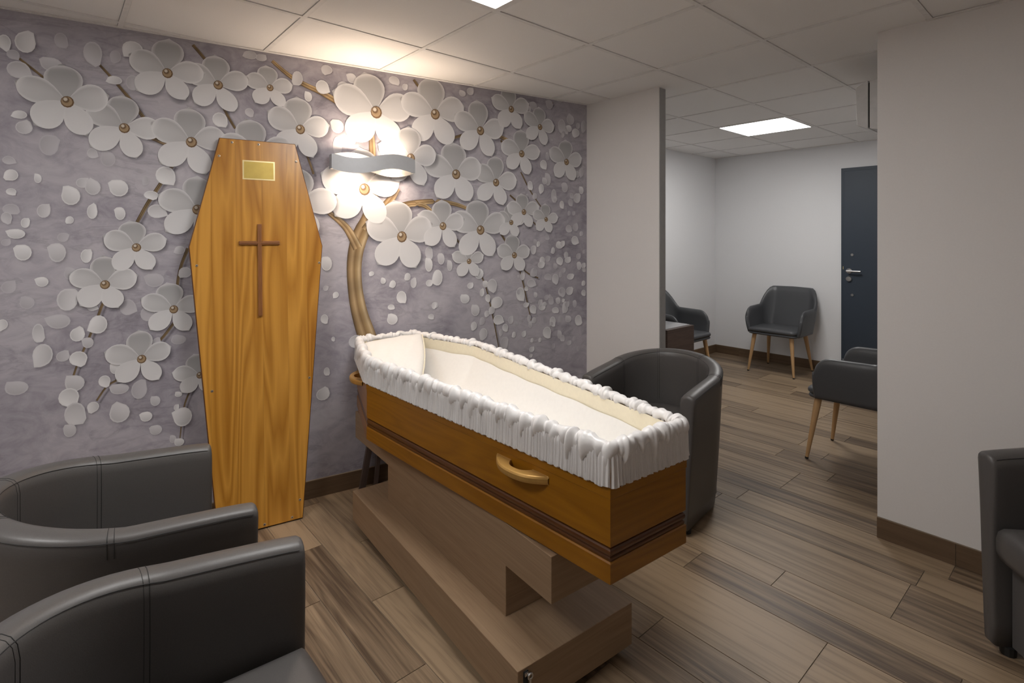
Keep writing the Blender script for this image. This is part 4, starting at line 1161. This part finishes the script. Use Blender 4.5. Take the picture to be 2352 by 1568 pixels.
# ------------------------------------------------------------------ waiting room chairs
def build_dining():
    r = empty('dining_chair', (0, 0, 0))
    HW, DB, RCN = 0.268, -0.250, 0.105      # half width, back line, corner radius
    # path from right arm front round the back to the left arm front
    P = []
    def add(x, y_): P.append(Vector((x, y_)))
    for k in range(25): add(HW, 0.185 - (k / 24) ** 1.5 * (0.185 - DB - RCN))
    for k in range(1, 9):
        a = math.pi / 2 * k / 8
        add(HW - RCN + RCN * math.cos(a), DB + RCN - RCN * math.sin(a))
    half = list(P)
    for k in range(1, 8):
        x = (HW - RCN) * (1 - 2 * k / 8); add(x, DB)
    for q in reversed(half): P.append(Vector((-q.x, q.y)))
    P = [p for i, p in enumerate(P) if i == 0 or (p - P[i - 1]).length > 1e-5]
    Ls = [0]
    for i in range(1, len(P)): Ls.append(Ls[-1] + (P[i] - P[i - 1]).length)
    T = Ls[-1]
    def topz(i):
        p = P[i]
        d = min(Ls[i], T - Ls[i])        # distance from the arm front
        zarm = 0.662 + 0.010 * (d / 0.4)
        rise = smoothstep(0.325, 0.455, d)
        z = zarm + rise * 0.190
        z -= 0.095 * (1 - math.sqrt(max(0.0, 1 - (1 - min(1, d / 0.10)) ** 2)))       # rounded arm fronts
        return z
    NZ = 9
    outer = []; inner = []
    for i, p in enumerate(P):
        t = (P[min(i + 1, len(P) - 1)] - P[max(i - 1, 0)]).normalized()
        nn = Vector((-t.y, t.x)); 
        if nn.dot(p - Vector((0, 0.05))) < 0: nn = -nn
        zt = topz(i)
        d = min(Ls[i], T - Ls[i])
        backw = smoothstep(0.30, 0.5, d)
        ro = []; ri = []
        for k in range(NZ + 1):
            f = k / NZ
            z = 0.405 + (zt - 0.405) * f
            lean = (0.085 * backw + 0.012 * (1 - backw)) * ((z - 0.405) / 0.45)
            q = p + (Vector((0, -1)) * lean * backw + nn * (lean * (1 - backw) - 0.028 * (1 - f) ** 2))
            th = 0.019 * (1 - 0.0 * f)
            e = 1.0 if k < NZ else 0.55
            ro.append((q.x + nn.x * th * e, q.y + nn.y * th * e, z - (0.0 if k < NZ else 0.004)))
            ri.append((q.x - nn.x * th * e, q.y - nn.y * th * e, z - (0.0 if k < NZ else 0.004)))
        lean = (0.085 * backw + 0.012 * (1 - backw)) * ((zt - 0.405) / 0.45)
        q = p + Vector((0, -1)) * lean * backw + nn * (lean * (1 - backw))
        outer.append(ro + [(q.x, q.y, zt + 0.006)] + list(reversed(ri)))
    mb = MB()
    fr = [[((a[0] + b[0]) / 2, a[1] + 0.012, a[2]) for a, b in zip(rw, reversed(rw))] for rw in (outer[0], outer[-1])]
    f0 = [(outer[0][k][0] * .45 + fr[0][k][0] * .55, outer[0][k][1] + 0.012, outer[0][k][2]) for k in range(len(fr[0]))]
    f1 = [(outer[-1][k][0] * .45 + fr[1][k][0] * .55, outer[-1][k][1] + 0.012, outer[-1][k][2]) for k in range(len(fr[1]))]
    rows = [f0] + outer + [f1]
    mb.quadgrid(rows, closed_v=True)
    mb.face(list(reversed(f0))); mb.face(f1)
    obj('shell', mb, 'leather2', r, smooth=True, weld=True)
    def slab(z0, z1, w, y0, y1, rc, name, bulge=0.0):
        def plan(sc):
            o = []
            for cx_, cy_, a0 in ((w - rc, y1 - rc, 0), (-w + rc, y1 - rc, 90), (-w + rc, y0 + rc, 180), (w - rc, y0 + rc, 270)):
                for k in range(6):
                    a = math.radians(a0 + 90 * k / 5)
                    o.append((cx_ + rc * math.cos(a), cy_ + rc * math.sin(a)))
            cy0 = (y0 + y1) / 2
            return [(x * sc, cy0 + (y_ - cy0) * sc) for x, y_ in o]
        h = z1 - z0
        rows = [[(x, y_, z) for x, y_ in plan(s)] for s, z in ((0.95, z0), (0.985, z0 + h * .15), (1, z0 + h * .45), (0.99, z0 + h * .8), (0.96, z1), (0.7, z1 + bulge * .7), (0.3, z1 + bulge), (0.02, z1 + bulge))]
        m_ = MB(); m_.quadgrid(rows, closed_v=True); m_.face(list(reversed(rows[0]))); m_.face(rows[-1])
        obj(name, m_, 'leather2', r, smooth=True)
    slab(0.398, 0.424, 0.242, -0.20, 0.244, 0.05, 'seat_base')
    slab(0.425, 0.462, 0.242, -0.20, 0.250, 0.05, 'seat_cushion', 0.010)
    for sx_ in (-1, 1):
        for y0, y1 in ((0.19, 0.245), (-0.16, -0.235)):
            top_ = Vector((sx_ * 0.185, y0, 0.40)); bot = Vector((sx_ * 0.228, y1, 0.012))
            l = obj('leg', MB().tube([top_, top_.lerp(bot, .15), bot], [0.021, 0.021, 0.0105], 12), 'chair_leg', r, smooth=True)
            obj('foot_cap', MB().tube([bot, bot + (bot - top_).normalized() * 0.012], [0.0108, 0.010], 12), 'black', l)
    return r
din = build_dining()
spots = [((-2.368, 5.825, 0), math.pi, 'charcoal armchair with beech legs against the far white wall beside the blue door'),
         ((-1.075, 3.878, 0), math.pi / 2, 'charcoal armchair with beech legs seen side-on, cut off by the right partition'),
         ((-2.935, 4.76, 0), -math.pi / 2, 'charcoal armchair behind the dark side table, half hidden by the partition stub')]
for i, (l, a, lab) in enumerate(spots):
    o = din if i == 0 else copy_tree(din)
    o.location = l; o.rotation_euler = (0, 0, a)
    tag(o, lab, 'chair', 'waiting room armchairs with wooden legs')

# side table
def build_table():
    r = empty('side_table', (-2.865, 4.178, 0))
    tag(r, 'dark walnut box side table with pale glossy top, behind the partition stub', 'side table')
    w, d, h = 0.325, 0.215, 0.62
    obj('top', MB().box(-w, w, -d, d, h - 0.035, h), 'walnut', r, bevel=0.0015)
    obj('glass_top', MB().box(-w + .012, w - .035, -d + .012, d - .012, h, h + 0.004), M['glass_top'], r)
    for x in (-w, w - 0.03):
        mb = MB().box(x, x + 0.03, -d, d, 0.0, h - 0.035)
        mb.uv = [[(b, a) for a, b in f] for f in mb.uv]
        obj('side_panel', mb, 'walnut', r, bevel=0.0012)
    obj('front_panel', MB().box(-w + 0.03, w - 0.03, -d, -d + 0.02, 0.0, h - 0.035), 'walnut', r)
    obj('back_panel', MB().box(-w + 0.03, w - 0.03, d - 0.02, d, 0.0, h - 0.035), 'walnut', r)
M['glass_top'] = plain('pale_glossy_top', (0.36, 0.36, 0.37), 0.15)
build_table()

# ------------------------------------------------------------------ blue door
def build_door():
    x0, x1, zt = -1.900, -0.985, 2.127
    d = structure(obj('door_1', MB().box(x0, x1, FY - 0.012, FY - 0.0005, 0.002, zt), 'door'), 'dark blue security door in the far wall')
    fx = 0.026
    obj('door_leaf', MB().box(x0 + fx, x1 - fx, FY - 0.020, FY - 0.012, 0.01, zt - 0.034), 'door', d, bevel=0.002)
    def rose(x, z, rr_, t=0.008, nm='rose'):
        m_ = MB(); m_.lathe([(0.0001, -t), (rr_ * .85, -t), (rr_, -t * .6), (rr_, 0.0)], 20, (x, FY - 0.020, z), 'y')
        return obj(nm, m_, 'steel', d, smooth=False)
    h = rose(-1.826, 1.070, 0.026, nm='handle_rose')
    obj('lever', MB().tube([(-1.826, FY - 0.028, 1.070), (-1.826, FY - 0.062, 1.070)], 0.009, 10), 'steel', h, smooth=True)
    obj('lever', MB().tube([(-1.838, FY - 0.062, 1.070), (-1.712, FY - 0.062, 1.070)], 0.0095, 10), 'steel', h, smooth=True)
    rose(-1.826, 0.990, 0.027, 0.018, 'lock_knob')
    rose(-1.797, 1.236, 0.014, nm='lock_cylinder'); rose(-1.797, 0.826, 0.014, nm='lock_cylinder')
    obj('latch_plate', MB().box(-1.884, -1.879, FY - 0.0135, FY - 0.012, 1.085, 1.115), 'brass_edge', d)
build_door()

# ------------------------------------------------------------------ air conditioner on the waiting room's right wall
def build_ac():
    r = empty('air_conditioner', (X2R, 3.26, 1.985))
    tag(r, 'white wall-mounted air conditioner near the ceiling, mostly hidden by the right partition', 'air conditioner')
    # profile in (x,z); extruded along +Y
    Ly = 0.80
    def ext(prof, y0, y1, nm, mat):
        mb = MB()
        a = [(x, y0, z) for x, z in prof]; b = [(x, y1, z) for x, z in prof]
        mb.face(a); mb.face(list(reversed(b)))
        for i in range(len(prof)):
            j = (i + 1) % len(prof)
            mb.face([a[i], b[i], b[j], a[j]])
        return obj(nm, mb, mat, r, bevel=0.003)
    ext([(-0.002, 0.0), (-0.002, 0.262), (-0.172, 0.262), (-0.172, 0.006), (-0.10, -0.012)], 0.0, Ly, 'body', 'plastic')
    ext([(-0.178, 0.006), (-0.178, 0.262), (-0.232, 0.236), (-0.236, 0.22), (-0.230, 0.03)], 0.0, Ly, 'front_cover', 'plastic')
    ext([(-0.172, 0.012), (-0.172, 0.25), (-0.178, 0.25), (-0.178, 0.012)], 0.004, Ly - .004, 'gap_strip', 'dark_slot')
build_ac()

# ------------------------------------------------------------------ folded trestle behind the catafalque
def build_trestle():
    r = empty('folded_trestle', (mx(1.33) + 0.05, 1.33, 0.0), MANG)
    tag(r, 'dark wooden folded trestle leaning on the mural wall behind the catafalque', 'trestle')
    def slat(y0, y1, o0, o1, w, zt, nm):
        mb = MB()
        a = [(o0, y0 - w, 0.0), (o0, y0 + w, 0.0), (o0 + .022, y0 + w, 0.0), (o0 + .022, y0 - w, 0.0)]
        b = [(o1, y1 - w, zt), (o1, y1 + w, zt), (o1 + .022, y1 + w, zt), (o1 + .022, y1 - w, zt)]
        mb.face(a[::-1]); mb.face(b)
        for i in range(4):
            j = (i + 1) % 4
            mb.face([a[i], a[j], b[j], b[i]], [(0, .02 * i), (0, .02 * i + .02), (zt, .02 * i + .02), (zt, .02 * i)])
        obj(nm, mb, 'walnut', r)
    slat(-0.03, 0.075, 0.022, -0.040, 0.016, 0.46, 'leg')
    slat(0.055, 0.115, 0.000, -0.044, 0.010, 0.46, 'leg')
    obj('crossbar', MB().box(-0.044, -0.020, 0.04, 0.16, 0.46, 0.485), 'walnut', r)
build_trestle()
